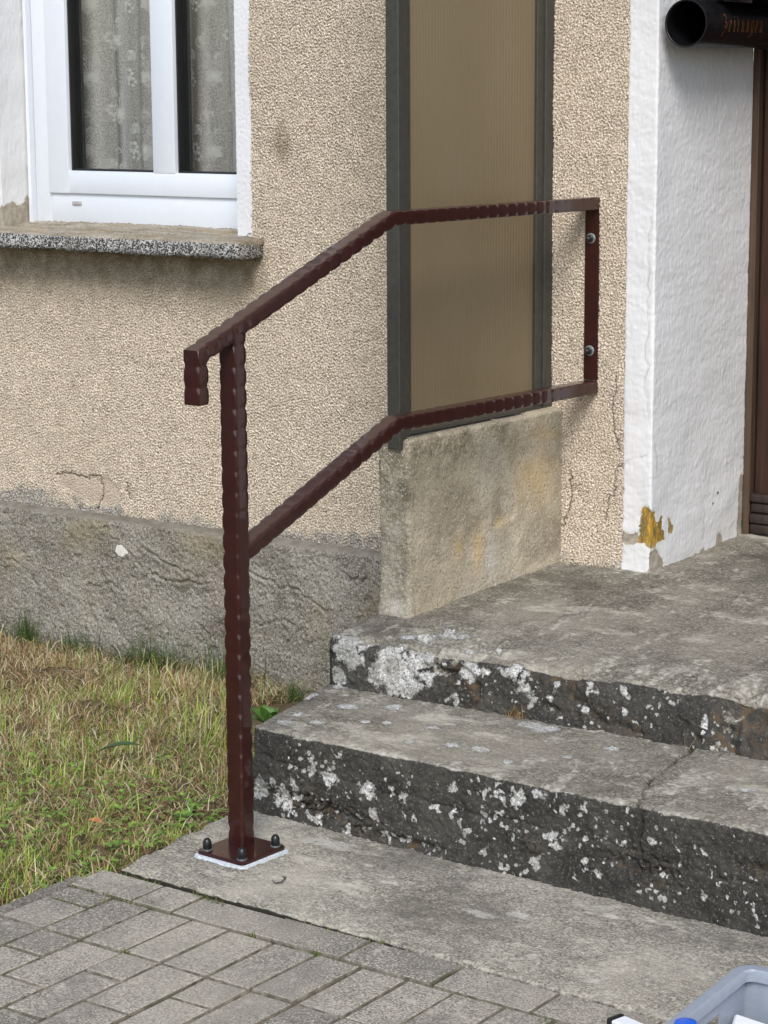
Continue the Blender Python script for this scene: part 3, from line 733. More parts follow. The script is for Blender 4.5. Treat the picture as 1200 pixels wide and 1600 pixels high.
for cx, cz, rx, rz, dp in ((-.07, .045, .10, .016, .014), (.07, .035, .09, .018, .016), (.02, .06, .035, .022, .010), (.75, .075, .06, .018, .012), (.83, .065, .035, .03, .012), (.55, .07, .03, .014, -.008), (1.02, .12, .05, .014, .01), (.25, .012, .12, .012, .012)):
    cav = np.maximum(cav, abs(dp) / .014 * np.clip(1.25 - np.hypot((X - cx) / rx, (Z - cz) / rz) + .35 * f2, 0, 1)); h -= isr * dp * np.clip(1.2 - np.hypot((X - cx) / rx, (Z - cz) / rz) + .3 * f2, 0, 1)
P = P + N * h[..., None]
li = lichen_field(P, LICHEN_LOW, lambda x: -1.157 - .0385 * (x + .15)) * isr
li = np.maximum(li, (1 - isr) * white_spots(P, [(.322, -.835, .05, .022), (.36, -.84, .05, .03), (-.081, -.921, .05, .02), (-.135, -1.03, .018, .02), (-.125, -1.09, .03, .016), (.02, -1.0, .02, .012), (.06, -.98, .018, .012), (.16, -.96, .03, .014),
     (.27, -1.05, .03, .015), (.33, -1.04, .035, .018), (.18, -1.07, .02, .012), (-.06, -1.06, .03, .014), (.0, -.87, .03, .02), (.42, -1.08, .02, .012), (.5, -.99, .022, .012), (.55, -.9, .03, .014), (.9, -1.0, .03, .012), (1.0, -1.08, .03, .012), (-.19, -.80, .03, .02), (-.20, -.90, .02, .03)]))
A = step_attrs(P, run, 1.0, 66, li)
pale = sum(a_ * np.exp(-((X - cx) / rx) ** 2 - ((Y - cy) / ry) ** 2) for cx, cy, rx, ry, a_ in ((.72, -1.0, .24, .07, .34), (.62, -1.10, .16, .035, .22), (-.17, -.87, .09, .07, .26), (.05, -.83, .16, .03, .18), (-.05, -1.10, .14, .025, .22), (1.0, -.98, .16, .08, .22), (.33, -.84, .12, .03, .2), (.20, -.98, .22, .05, -.22)))
clean = (1 - isr) * np.clip(.20 + nose * .36 + pale + .20 * fbm(nv, nu, RES, RES, .02, .35, 67, (1, .45)), 0, 1) + isr * .55 * np.clip(1 - np.hypot((X - .56) / .03, (Z - .068) / .02), 0, 1)
A.update(clean=clean.ravel(), rust=(isr * np.clip(cav, 0, 1)).ravel(), crack=(.9 * crack).ravel())
V = skirt_left(P, -.05); A = {k: np.concatenate([v.reshape(nv, nu)[:, :1], v.reshape(nv, nu)], 1).ravel() for k, v in A.items()}
mesh_np('step', V.reshape(-1, 3), grid_faces(nv, nu + 1), M['step'], steps, True, A)

RL = .0041
# upper step: the landing, reaching back to the door
P, run = ruled([((-.30, .56, .345), (1.75, .56, .352)), ((-.255, .0, .333), (1.75, .0, .338)), ((-.222, -.790, .287), (1.75, -.742, .306)), ((-.218, -.796, .17), (1.75, -.826, .19)), ((-.218, -.797, .15), (1.75, -.827, .17))], RL, RL, 1.98)
nv, nu = P.shape[:2]; a = gauss_v(P, 2.0); b = gauss_v(P, 7.5)
wr = np.clip(.55 + .5 * fbm(nv, nu, RL, RL, .03, .5, 71), 0, 1)[..., None]; P = a * (1 - wr) + b * wr
N = normals(P)
if N[3, 5, 2] < 0: N = -N
f1 = fbm(nv, nu, RL, RL, .01, .45, 72); f2 = band(nv, nu, RL, RL, .008, .03, 73); f3 = band(nv, nu, RL, RL, .03, .11, 74)
isr = np.clip((run - 2) / .08, 0, 1)[:, None]; nose = np.exp(-((run - 2) / .09) ** 2)[:, None]
X, Y, Z = P[..., 0], P[..., 1], P[..., 2]
h = .0013 * f1 + .0005 * f2 + isr * (.0018 * f1 + .0009 * f2 - .005 * np.clip(f3 - 1., 0, 2))
h -= nose * (.0045 * np.clip(band(nv, nu, RL, RL, .02, .12, 75) - .2, 0, 2) + .006 * np.clip((X - .05) / .1, 0, 1))
crack = np.zeros(P.shape[:2])
for pts, wd, dp, s_ in (([(.05, .06), (.137, -.013), (.172, -.121), (.171, -.179), (.163, -.275), (.202, -.441)], .0016, .002, .4), ([(.255, -.053), (.337, -.091), (.409, -.088), (.508, -.121), (.7, -.14)], .0016, .002, .5),
                    ([(-.113, -.39), (-.04, -.384), (.047, -.34), (.087, -.227)], .0015, .002, .5), ([(.155, -.61), (.155, -.437), (.167, -.36)], .006, .002, .25)):
    d = np.where(run[:, None] < 2, polydist(X, Y, jag(pts, .004, int(dp * 1000 + wd * 1e4), 6)), 1); crack = np.maximum(crack, s_ * np.exp(-(d / wd) ** 2)); h -= dp * np.exp(-(d / (wd * 1.5)) ** 2)
pale = sum(a_ * np.exp(-((X - cx) / rx) ** 2 - ((Y - cy) / ry) ** 2) for cx, cy, rx, ry, a_ in ((.55, -.66, .30, .06, .28), (.10, .02, .14, .05, .30), (.35, .15, .2, .05, .22), (-.16, -.66, .05, .10, .2), (.5, -.30, .3, .12, .10)))
clean = (1 - isr) * np.clip(.20 + .16 * nose + pale + .18 * fbm(nv, nu, RL, RL, .02, .35, 77, (1, .45)), 0, 1)
rust = np.zeros(P.shape[:2])
# spalled patches on the front edge: a broken-out shelf, and a diagonal hollow further along
for pts, dp in (([(-.02, -.60), (.06, -.585), (.12, -.62), (.155, -.70), (.150, -.80), (.03, -.80), (-.05, -.74)], .009),):
    s_ = np.clip(sdf(X, Y, jag(pts, .008, 21, 4)) / .012, 0, 1) * (run[:, None] < 2.45); h -= dp * s_ * np.clip(.75 + .5 * f2 * .5, .2, 1.4); clean = np.maximum(clean, .52 * s_)
for pts, wd, dp in (([(.155, -.66, .29), (.158, -.74, .285), (.13, -.79, .255), (.06, -.79, .25), (.02, -.79, .255)], .005, .014), ([(.0, -.79, .262), (-.02, -.76, .28), (-.03, -.70, .29)], .004, .006),
                    ([(.83, -.76, .275), (.775, -.79, .255), (.745, -.80, .225), (.77, -.80, .19)], .012, .014), ([(.30, -.8, .262), (.39, -.8, .25), (.40, -.8, .225), (.50, -.8, .205), (.56, -.8, .195)], .006, .010),
                    ([(.92, -.78, .25), (1.02, -.8, .23), (1.2, -.8, .22)], .006, .012)):
    pa = [(p[0], p[1] * 1.0 - p[2]) for p in pts]; d = polydist(X, Y - Z, jag(pa, .004, int(pts[0][0] * 1000) % 97, 6)); h -= dp * np.exp(-(d / wd) ** 2)
    rust = np.maximum(rust, np.exp(-(d / (wd * 3)) ** 2))
for cx, cz, r in ((.76, .262, .05), (.74, .20, .03), (1.0, .25, .05), (.27, .24, .02), (.33, .215, .02)):
    s_ = isr * np.clip(1.3 - np.hypot((X - cx) / r, (Z - cz) / (r * .6)) + .4 * f3, 0, 1); clean = np.maximum(clean, .55 * s_); h -= .007 * s_
P = P + N * h[..., None]
li = lichen_field(P, LICHEN_UP, lambda x: -.793 - .015 * (x + .2)) * np.clip((run - 1.9) / .1, 0, 1)[:, None]
diag = np.exp(-(polydist(X, Z, jag([(.20, .285), (.235, .268), (.28, .245), (.30, .222)], .003, 33)) / .010) ** 2) * isr; li = np.maximum(li, .42 * diag)
li = np.maximum(li, (run[:, None] < 2) * .8 * white_spots(P, [(-.012, -.636, .03, .02), (-.03, -.70, .05, .025), (.0, -.66, .05, .02), (-.066, -.716, .04, .02), (.03, -.64, .03, .02), (.12, -.70, .02, .012), (.15, -.69, .02, .014), (.10, -.72, .03, .012), (.165, -.375, .01, .03)]))
A = step_attrs(P, run, 2.0, 76, li); A.update(clean=clean.ravel(), rust=np.clip(rust, 0, 1).ravel(), crack=crack.ravel())
V = skirt_left(P, .0); A = {k: np.concatenate([v.reshape(nv, nu)[:, :1], v.reshape(nv, nu)], 1).ravel() for k, v in A.items()}
mesh_np('landing', V.reshape(-1, 3), grid_faces(nv, nu + 1), M['step'], steps, True, A)

# slab at the foot of the steps
paving = tag(empty('pavement', (.5, -2, 0)), kind='structure')
P, run = ruled([((-.190, -1.09, .0), (1.75, -1.15, .0)), ((-.142, -1.592, .001), (1.75, -1.640, .0)), ((-.142, -1.594, -.06), (1.75, -1.642, -.06))], .0038, .0038, 1.9)
nv, nu = P.shape[:2]; P = gauss_v(P, 1.4); N = normals(P)
if N[3, 5, 2] < 0: N = -N
f1 = fbm(nv, nu, .0038, .0038, .011, .4, 81); f2 = band(nv, nu, .0038, .0038, .009, .03, 82); edge = np.exp(-((run - 1) / .05) ** 2)[:, None]
h = .0011 * f1 + .0005 * f2 - edge * .005 * np.clip(band(nv, nu, .0038, .0038, .02, .12, 83), 0, 2)
P = P + N * h[..., None]; P[..., 0] += (np.clip(1 - np.arange(nu) / 6, 0, 1) * .004)[None] * fbm(nv, 8, .0038, .0038, .012, .2, 84)[:, :1]
V = skirt_left(P, -.08); gap_shade = np.repeat(np.clip((run - .984) / .03, 0, 1)[:, None], nu + 1, 1) * np.clip(1.25 - (V[..., 0] + .2) / 1.0, .45, 1)  # slab front face painted dark for the shade inside the open joint
mesh_np('concrete_slab', V.reshape(-1, 3), grid_faces(nv, nu + 1), M['slab'], paving, True, dict(crack=gap_shade.ravel(), pale=white_spots(V, [(.107, -1.245, .10, .028), (.06, -1.26, .04, .02), (.56, -1.40, .08, .02), (.62, -1.36, .05, .02), (.75, -1.52, .03, .015), (.89, -1.555, .04, .012), (.33, -1.36, .05, .012)]).ravel()))

# pavers
t = MB(); t.box(-.20, -3.8, -.09, 2.6, -1.6015, -.012); t.build('joint_bed', M['sand'], paving)
cache = {}
def paver(x0, y0, x1, y1):
    gap = .0024; wx, wy = x1 - x0 - 2 * gap, y1 - y0 - 2 * gap; key = (round(wx, 2), round(wy, 2)); c = Vector(((x0 + x1) / 2, (y0 + y1) / 2, 0))
    if key not in cache:
        hx, hy, b = wx / 2, wy / 2, .0024
        V = [(sx * hx, sy * hy, -.05) for sx, sy in ((-1, -1), (1, -1), (1, 1), (-1, 1))] + [(sx * hx, sy * hy, -.0052) for sx, sy in ((-1, -1), (1, -1), (1, 1), (-1, 1))]
        V += [(sx * (hx - b * .45), sy * (hy - b * .45), -.0012) for sx, sy in ((-1, -1), (1, -1), (1, 1), (-1, 1))] + [(sx * (hx - b * 1.5), sy * (hy - b * 1.5), 0) for sx, sy in ((-1, -1), (1, -1), (1, 1), (-1, 1))]
        Fq = [(a + i, a + (i + 1) % 4, a + 4 + (i + 1) % 4, a + 4 + i) for a in (0, 4, 8) for i in range(4)] + [(12, 13, 14, 15)]
        o = mesh_np('paving_brick', V, np.array(Fq), M['paver'], paving, False, local=True); cache[key] = o.data
        o.data.materials.append(M['sand']); o.data.polygons.foreach_set('material_index', [1] * 8 + [0] * 5)
    else:
        o = link(bpy.data.objects.new('paving_brick', cache[key]), paving)
    o.location = c - off(paving) + Vector((0, 0, -.0015 + rnd.uniform(-.0016, .0016)))
    o.rotation_euler = (rnd.gauss(0, .006), rnd.gauss(0, .006), rnd.gauss(-.012, .006))
sk = lambda x: -.036 * (x - .1) * .55
for x0, x1 in ((-.175, -.016), (-.016, .083), (.083, .2785), (.2785, .47), (.47, .6685), (.6685, .867), (.867, 1.062), (1.062, 1.257), (1.257, 1.45)):
    dy = sk((x0 + x1) / 2); paver(x0, -1.706 + dy, x1, -1.606 + dy)
cols = [-.165, -.055, .039, .141, .229, .333, .429, .527, .625, .72, .8205, .918, 1.015, 1.112, 1.21, 1.307, 1.404, 1.5, 1.6]
for i, (x0, x1) in enumerate(zip(cols[:-1], cols[1:])):
    dy = sk((x0 + x1) / 2); y = -1.712 + dy
    if i == 0:
        paver(x0, y - .066, x1, y); paver(x0, y - .188, x1, y - .066)
    else: paver(x0, y - .188, x1, y)
    y -= .190
    if i % 2 == 1: paver(x0, y - .097, x1, y); y -= .099
    for k in range(4): paver(x0, y - .193, x1, y); y -= .196
for k in range(6):
    y = -1.64 - k * .34; t = MB(); t.box(-.222, y - .335, -.12, -.185, y, -.008 - .003 * (k % 2), .006, Matrix.Rotation(rnd.gauss(0, .004), 4, 'Z')); t.build('edging_stone', M['kerb'], paving)

# low cement wall that carries the wind screen
low = tag(empty('low_wall', (-.16, -.3, .32)), 'low stained cement wall under the bronze wind screen', 'wall')
st = .0033
path = [(-.205, .02), (-.236, -.588), (-.150, -.588), (-.098, .02)]
def rounded(path, r):
    out = [np.array(path[0])]
    for a, b, c_ in zip(path[:-2], path[1:-1], path[2:]):
        a, b, c_ = map(np.array, (a, b, c_)); u = (a - b) / np.linalg.norm(a - b); v = (c_ - b) / np.linalg.norm(c_ - b)
        for k in range(7):
            s_ = k / 6; p, q = b + u * r * (1 - s_), b + v * r * s_; out.append(p * (1 - s_) + q * s_)
    return out + [np.array(path[-1])]
pp = rounded(path, .012); L_ = np.concatenate([[0], np.cumsum([np.linalg.norm(b - a) for a, b in zip(pp[:-1], pp[1:])])])
us = np.arange(0, L_[-1], st); B = np.stack([np.interp(us, L_, [p[k] for p in pp]) for k in (0, 1)], 1); nu = len(us)
T = np.gradient(B, axis=0); T /= np.linalg.norm(T, axis=1, keepdims=True); Nn = np.stack([-T[:, 1], T[:, 0]], 1)
if Nn[5, 0] < 0: Nn = -Nn                                # inward for the left face is +x
ztop = .7005 + .0055 * np.clip((B[:, 1] + .588) / .6, 0, 1)
hs = np.arange(0, .41, st); cx = np.array([-.172, -.285]); rows = []
for z in hs: rows.append(np.c_[B, .296 + (ztop - .296) * z / hs[-1]])
for k, (ins, dz) in enumerate(((.0015, .002), (.004, .0045), (.008, .006), (.016, .007), (.028, .0075), (.042, .0078))):
    rows.append(np.c_[B + Nn * ins, ztop + dz])
P = np.stack(rows); nv = len(P); N = normals(P)
if N[10, nu // 4, 0] > 0: N = -N
f1 = fbm(nv, nu, st, st, .009, .3, 91); f2 = band(nv, nu, st, st, .007, .02, 92); f3 = fbm(nv, nu, st, st, .04, .6, 93)
X, Y, Z = P[..., 0], P[..., 1], P[..., 2]
right = ((us > L_[-1] - .60)[None] & (Z > 0)); front = np.clip(1 - abs(us - (.605 + .043)) / .06, 0, 1)[None] * np.ones((nv, 1)); front = np.clip(front * 2.2, 0, 1)
h = .0007 * f1 + .0004 * f2 + .0014 * f3 + front * .0003 * f2
h += .006 * np.clip((.335 - Z) / .03, 0, 1) * front - .005 * np.exp(-((Z - .345) / .02) ** 2) * front * 0
hol = sdf(Y, Z, [(-.285, .50), (-.27, .535), (-.25, .552), (-.225, .53), (-.20, .52), (-.185, .49), (-.20, .47), (-.24, .465), (-.28, .455)]) * np.where(right, 1, 0) - 1 * (~right)
hs_ = np.clip(hol / .008 + .5, 0, 1); h -= .0035 * hs_
crack = np.zeros(P.shape[:2])
for pts in ([(-.50, .655), (-.40, .665), (-.30, .667), (-.2, .66), (-.1, .66)], [(-.20, .62), (-.15, .625), (-.08, .60)], [(-.37, .44), (-.33, .42), (-.30, .425)], [(-.44, .565), (-.38, .54), (-.33, .53)]):
    d = polydist(Y, Z, jag(pts, .006, int(abs(pts[0][0]) * 100), 6)) + (~right) * 1; crack = np.maximum(crack, .22 * np.exp(-(d / .0014) ** 2)); h -= .0008 * np.exp(-(d / .0025) ** 2)
P = P + N * h[..., None]
bl = lambda cy, cz, ry, rz: np.exp(-((Y - cy) / ry) ** 2 - ((Z - cz) / rz) ** 2)
dark = np.clip((Z - .60) / .08, 0, 1) * np.clip((-.12 - Y) / .1, 0, 1) * .9 + front * .85 + .8 * bl(-.03, .62, .03, .10) + .7 * bl(-.255, .50, .02, .035) + .5 * bl(-.03, .40, .05, .05) + .35 * np.clip((f3 - .3), 0, 1)
rust = .95 * bl(-.335, .41, .022, .05) + .75 * bl(-.41, .43, .014, .03) + .7 * bl(-.12, .56, .07, .07) + .6 * bl(-.07, .655, .05, .02) + .6 * bl(-.25, .47, .03, .012)
pale = .8 * bl(-.29, .40, .025, .07) + .5 * bl(-.14, .50, .02, .05) + .35 * np.clip(-f3 - .3, 0, 1) + .6 * front * np.clip((.37 - Z) / .05, 0, 1)
mesh_np('wall_block', P.reshape(-1, 3), grid_faces(nv, nu), M['block'], low, True,
        dict(dark=np.clip(dark, 0, 1).ravel(), rust=np.clip(rust * right, 0, 1).ravel(), pale=np.clip(pale, 0, 1).ravel(), aggregate=np.clip(front + .12, 0, 1).ravel(), crack=crack.ravel()))

# ------------------------------------------------------------------ wind screen
scr = tag(empty('wind_screen', (-.15, -.3, .70)), 'bronze ribbed plastic wind screen in a dark metal frame on the low wall', 'screen')
O = Vector((-.130, 0, 0)); D = Vector((-.038, -.600, 0)).normalized(); Wd = Vector((-D.y, D.x, 0))
if Wd.x < 0: Wd = -Wd
SM = Matrix((( D.x, Wd.x, 0, O.x), (D.y, Wd.y, 0, O.y), (0, 0, 1, 0), (0, 0, 0, 1)))   # local (u, w, z)
def sbar(name, u0, u1, w0, w1, z0, z1, m='profile', bev=.0015):
    t = MB(); t.box(u0, w0, z0, u1, w1, z1, bev, SM); return t.build(name, M[m], scr, True, 30)
sbar('frame_post', .565, .601, -.036, 0, .684, 2.40); sbar('glazing_bead', .553, .5645, -.03, -.004, .722, 2.36)
sbar('frame_post', .004, .040, -.036, 0, .700, 2.40); sbar('glazing_bead', .0405, .072, -.03, -.003, .722, 2.36); sbar('glazing_bead', .0405, .044, -.03, .0015, .722, 2.36)
sbar('bottom_rail', .0405, .5645, -.034, -.002, .712, .7215); sbar('drip_edge', .03, .5645, -.02, .006, .706, .7105, 'alu', .0008)
sbar('top_rail', .0405, .5645, -.036, 0, 2.361, 2.40)
sbar('frame_bracket', -.001, .0038, -.03, .002, .715, .80)
us, ws = [], []
u = .070
while u < .556:
    for du, dw in ((0, 0), (.0016, .0016), (.0052, .0021), (.0088, .0016), (.0104, 0), (.0110, -.0006)): us.append(u + du); ws.append(-.0135 + dw * .2)
    u += .0112
zz = np.linspace(.718, 2.37, 14); U, Zg = np.meshgrid(us, zz); Wg = np.repeat(np.array(ws)[None], len(zz), 0)
wav = .0016 * np.sin(U * 14 + .6) + .0012 * np.sin(Zg * 5 + 3 * U)
Q = np.stack([U, Wg + wav, Zg, np.ones_like(U)], -1) @ np.array(SM.transposed())
pan = mesh_np('ribbed_panel', Q[..., :3].reshape(-1, 3), grid_faces(*U.shape), M['panel'], scr, True)
t = MB(); t.box(.0405, -.028, .719, .563, -.019, 2.365, 0, SM); t.build('backing_sheet', M['panel'], scr)

# ------------------------------------------------------------------ handrail of hammered steel tube
rail = tag(empty('handrail', (-.02, -1.368, 0)), 'brown painted hammered steel handrail standing beside the steps', 'handrail')
XR = -.020
def hammered(name, pts, hw, hd, parent, seed=0, caps=True, dirs=None):
    """square tube along points (y, z) in the plane x = XR; half width hw across x, hd in the plane; its edges hammered every 4 cm"""
    r = random.Random(seed); pts = [Vector((XR, y, z)) for y, z in pts]
    secs, s0 = [], r.uniform(0, .04)
    ph = [r.uniform(-.5, .5) for _ in range(4)]
    for i in range(len(pts) - 1):
        a, b = pts[i], pts[i + 1]; t = (b - a).normalized(); Ln = (b - a).length; n = max(2, int(Ln / .0022))
        ta = (t + (a - pts[i - 1]).normalized()).normalized() if i > 0 else t
        tb = (t + (pts[i + 2] - b).normalized()).normalized() if i + 2 < len(pts) else t
        for k in range(n + 1):
            if k == 0 and i > 0: continue
            p = a + t * Ln * k / n; s = s0 + Ln * k / n
            if k == n and i + 2 < len(pts): nrm_t, sc_ = tb, 1 / max(.3, t.dot(tb))
            elif 0 < i and k * Ln / n < hd * .55: continue
            elif i + 2 < len(pts) and (n - k) * Ln / n < hd * .55: continue
            else: nrm_t, sc_ = t, 1
            nn = Vector((0, -nrm_t.z, nrm_t.y)); sec = []
            wv = []
            for q in range(4):
                kd = math.floor(s / .040 + ph[q] * .11 + .5); jd = 1 + .45 * math.sin(kd * 12.9898 + q * 4.1 + seed * 7.7)
                wv.append((.5 + .5 * math.cos(6.2832 * s / .040 + ph[q] * .7)) ** 3.0 * jd)
            for q, (sx, sn) in enumerate(((1, 1), (-1, 1), (-1, -1), (1, -1))):
                c = .0022 + .0040 * wv[q]; dpp = .0002 * wv[q]
                w_, d_ = hw - dpp, hd - dpp
                A_ = (sx * w_, sn * (d_ - c)); B_ = (sx * (w_ - c), sn * d_)
                A0 = (sx * w_, sn * (d_ - .0088)); B0 = (sx * (w_ - .0088), sn * d_); mm = c * .40
                C1 = (sx * (w_ - mm * .42), sn * (d_ - mm * 1.30)); C2 = (sx * (w_ - mm * 1.30), sn * (d_ - mm * .42))
                run_ = [A0, A_, C1, C2, B_, B0]
                sec += run_ if sx * sn > 0 else run_[::-1]
            secs.append([p + Vector((x, 0, 0)) + nn * (y * sc_) for x, y in sec])
        s0 += Ln
    V = np.array([tuple(v) for sec in secs for v in sec]); m = len(secs); ns = len(secs[0]); idx = np.arange(m * ns).reshape(m, ns)
    Fq = np.stack([idx[:-1], np.roll(idx[:-1], -1, 1), np.roll(idx[1:], -1, 1), idx[1:]], -1).reshape(-1, 4)
    o = mesh_np(name, V, [Fq, idx[:1, ::-1], idx[-1:]], M['paint'], parent, True, sharp=50)
    bm = bmesh.new(); bm.from_mesh(o.data); bmesh.ops.recalc_face_normals(bm, faces=bm.faces[:]); bm.to_mesh(o.data); bm.free(); o.data.set_sharp_from_angle(angle=RAD(50))
    return o
top = hammered('top_rail', [(-1.477, .903), (-1.477, .9955), (-.851, 1.2160), (-.0012, 1.2075)], .019, .0148, rail, 1)
lowr = hammered('lower_rail', [(-1.352, .5995), (-.8355, .7858), (-.0012, .7705)], .019, .0155, rail, 2)
post = hammered('post', [(-1.368, .0135), (-1.368, 1.026)], .019, .0185, rail, 3)
t = MB(); t.lathe([(0, .0004), (.0034, .0004), (.0042, -.0005), (.0042, -.002)], Matrix.Translation((-.029, -1.4915, .989)) @ Matrix.Rotation(RAD(90), 4, 'X'), 14)
t.build('drain_hole', M['gasket'], top, True, 40)
t = MB(); t.box(-.039, -.0125, .788, -.001, -.0012, 1.193, .0012); plate = t.build('wall_plate', M['paint'], rail, True, 30)
for z in (1.125, .858):
    Mx = Matrix.Translation((-.022, -.0125, z)) @ Matrix.Rotation(RAD(90), 4, 'X')
    t = MB(); t.lathe([(.0125, 0), (.0125, .0018), (.0115, .0024), (.006, .0024)], Mx, 24); t.build('washer', M['washer'], plate, True, 40)
    t = MB(); t.lathe([(.0078, .0024), (.0082, .004), (.0082, .009), (.0074, .0095), (.0074, .012), (.0066, .0165), (.004, .0195), (0, .0205)], Mx, 18); t.build('bolt', M['black'], plate, True, 40)
RM = Matrix.Translation((-.003, -1.389, 0)) @ Matrix.Rotation(RAD(-3.5), 4, 'Z')
def rrect(hx, hy, r, z, n=5):
    out = []
    for sx, sy, a0 in ((1, 1, 0), (-1, 1, 90), (-1, -1, 180), (1, -1, 270)):
        for k in range(n + 1):
            a = RAD(a0 + 90 * k / n); out.append(RM @ Vector((sx * (hx - r) + r * math.cos(a), sy * (hy - r) + r * math.sin(a), z)))
    return out
def slabm(name, rings, m, par):
    n = len(rings[0]); V = [tuple(v) for r in rings for v in r]
    Fq = np.array([(a * n + i, a * n + (i + 1) % n, (a + 1) * n + (i + 1) % n, (a + 1) * n + i) for a in range(len(rings) - 1) for i in range(n)])
    return mesh_np(name, V, [Fq, np.arange((len(rings) - 1) * n, len(rings) * n)[None]], M[m], par, True, sharp=28)
base = slabm('base_plate', [rrect(.0605, .064, .010, .0052), rrect(.0615, .065, .010, .0062), rrect(.0615, .065, .010, .0118), rrect(.0600, .0635, .010, .0134)], 'paint', rail)
slabm('sealant_bed', [rrect(.068, .072, .014, -.001), rrect(.0665, .0705, .013, .004), rrect(.061, .0645, .010, .0058)], 'mortar', rail)
for sx in (-1, 1):
    for sy in (-1, 1):
        Mx = RM @ Matrix.Translation((sx * .046, sy * .049, .0134))
        t = MB(); t.lathe([(.0102, 0), (.0102, .0016), (.0072, .0017)], Mx, 20); t.build('washer', M['washer'], base, True, 40)
        t = MB(); t.lathe([(.0086, .0017), (.0090, .003), (.0090, .0075), (.0078, .0082), (.0088, .0092), (.0086, .0150), (.0066, .0205), (.0035, .0232), (0, .0238)], Mx, 20); t.build('bolt', M['black'], base, True, 45)

# ------------------------------------------------------------------ lace curtain behind the window
cur = tag(empty('lace_curtain', (-1.5, .27, 1.05)), 'sheer white lace curtain with flower pattern hanging behind the window', 'curtain')
def cy_(u, z):
    return .245 + .020 * np.sin(u * 31 + .35 * np.sin(z * 4)) + .012 * np.sin(u * 57 + 1.3 + z * .8) + .006 * np.sin(u * 103 + z)
us = np.linspace(-2.3, -1.0, 420); zz = np.linspace(1.06, 2.4, 40); U, Zg = np.meshgrid(us, zz)
dens = np.clip(.74 + .24 * np.sin(U * 62 + .5 * np.sin(Zg * 3)) + .18 * np.sin(U * 108 + 2 + Zg * .7) + .12 * np.sin(U * 19), .12, 1)
mesh_np('voile', np.stack([U, cy_(U, Zg), Zg], -1).reshape(-1, 3), grid_faces(40, 420), M['lace'], cur, True, dict(dens=dens.ravel()))
bmc = bmesh.new()
def ribbon(pts, wd):
    pts = [np.array(p, float) for p in pts]; prev = None
    for i, p in enumerate(pts):
        d = pts[min(i + 1, len(pts) - 1)] - pts[max(i - 1, 0)]; d /= max(np.linalg.norm(d), 1e-9); n = np.array([-d[1], d[0]]) * wd / 2
        cur_ = [bmc.verts.new((q[0], float(cy_(q[0], q[1])) - .0012, q[1])) for q in (p - n, p + n)]
        if prev: bmc.faces.new((prev[0], prev[1], cur_[1], cur_[0]))
        prev = cur_
def disc(c, r, n=7):
    bmc.faces.new([bmc.verts.new((c[0] + r * math.cos(6.283 * k / n), float(cy_(c[0] + r * math.cos(6.283 * k / n), c[1])) - .0013, c[1] + r * math.sin(6.283 * k / n))) for k in range(n)])
def leaf_(c, ang, ln, wd, fill=False):
    ca, sa = math.cos(ang), math.sin(ang); f = lambda a, b: (c[0] + a * ca - b * sa, c[1] + a * sa + b * ca)
    up = [f(ln * k / 8, wd * math.sin(math.pi * (k / 8) ** .8)) for k in range(9)]; dn = [f(ln * k / 8, -wd * math.sin(math.pi * (k / 8) ** .8)) for k in range(9)]
    ribbon(up, .0022); ribbon(dn, .0022)
    if fill:
        for k in range(1, 8):
            ww = wd * math.sin(math.pi * (k / 8) ** .8)
            ribbon([f(ln * k / 8, -ww), f(ln * k / 8, ww)], .0016)
        for q in (-.45, 0, .45): ribbon([f(ln * k / 8, q * wd * math.sin(math.pi * (k / 8) ** .8)) for k in range(1, 8)], .0013)
    else:
        ribbon([f(ln * .1, 0), f(ln * .85, 0)], .0012)
        m = [f(ln * (.15 + .7 * k / 5), wd * .45 * math.sin(math.pi * (.15 + .7 * k / 5))) for k in range(6)] ; ribbon(m, .0028)
def tulip(c, s):
    for a, l_, w_ in ((-90, .052, .019), (-35, .045, .014), (-145, .045, .014), (20, .040, .013), (160, .040, .013)): leaf_(c, RAD(a), l_ * s, w_ * s, True)
    for a in (60, 76, 92, 108, 124):
        ribbon([(c[0], c[1]), (c[0] + .05 * s * math.cos(RAD(a)), c[1] + .05 * s * math.sin(RAD(a)))], .0032 * s)
        disc((c[0] + .056 * s * math.cos(RAD(a)), c[1] + .056 * s * math.sin(RAD(a))), .0045 * s)
    ribbon([(c[0] + (.066 + .006 * math.cos(k * 2.2)) * s * math.cos(RAD(45 + 6 * k)), c[1] + (.066 + .006 * math.cos(k * 2.2)) * s * math.sin(RAD(45 + 6 * k))) for k in range(16)], .002)
    leaf_((c[0] - .012 * s, c[1] + .075 * s), RAD(125), .03 * s, .009 * s); leaf_((c[0] + .012 * s, c[1] + .075 * s), RAD(55), .03 * s, .009 * s)
def cluster(c, s):
    for k in range(6): disc((c[0] + .013 * s * math.cos(k * 1.047), c[1] + .013 * s * math.sin(k * 1.047)), .006 * s, 8)
    for k in range(5): disc((c[0] + .012 * s + .012 * s * math.cos(k * 1.257), c[1] - .026 * s + .011 * s * math.sin(k * 1.257)), .0052 * s, 8)
rr = random.Random(4)
for i, u0 in enumerate(np.arange(-2.06, -1.02, .112)):
    for j in range(6):
        z0 = 1.10 + j * .205 + (i % 2) * .102; c = (u0 + rr.uniform(-.012, .012), z0)
        tulip(c, .62)
        leaf_((c[0] + .055, c[1] - .03), RAD(-60), .032, .010); leaf_((c[0] + .06, c[1] - .03), RAD(-110), .032, .010)
        cluster((c[0] + .05, c[1] - .095), .9); leaf_((c[0] - .03, c[1] - .10), RAD(-70), .034, .011); leaf_((c[0] - .025, c[1] - .10), RAD(-20), .030, .010)
        for q in range(14): disc((c[0] + rr.uniform(-.06, .07), c[1] + rr.uniform(-.11, .12)), .0017, 5)
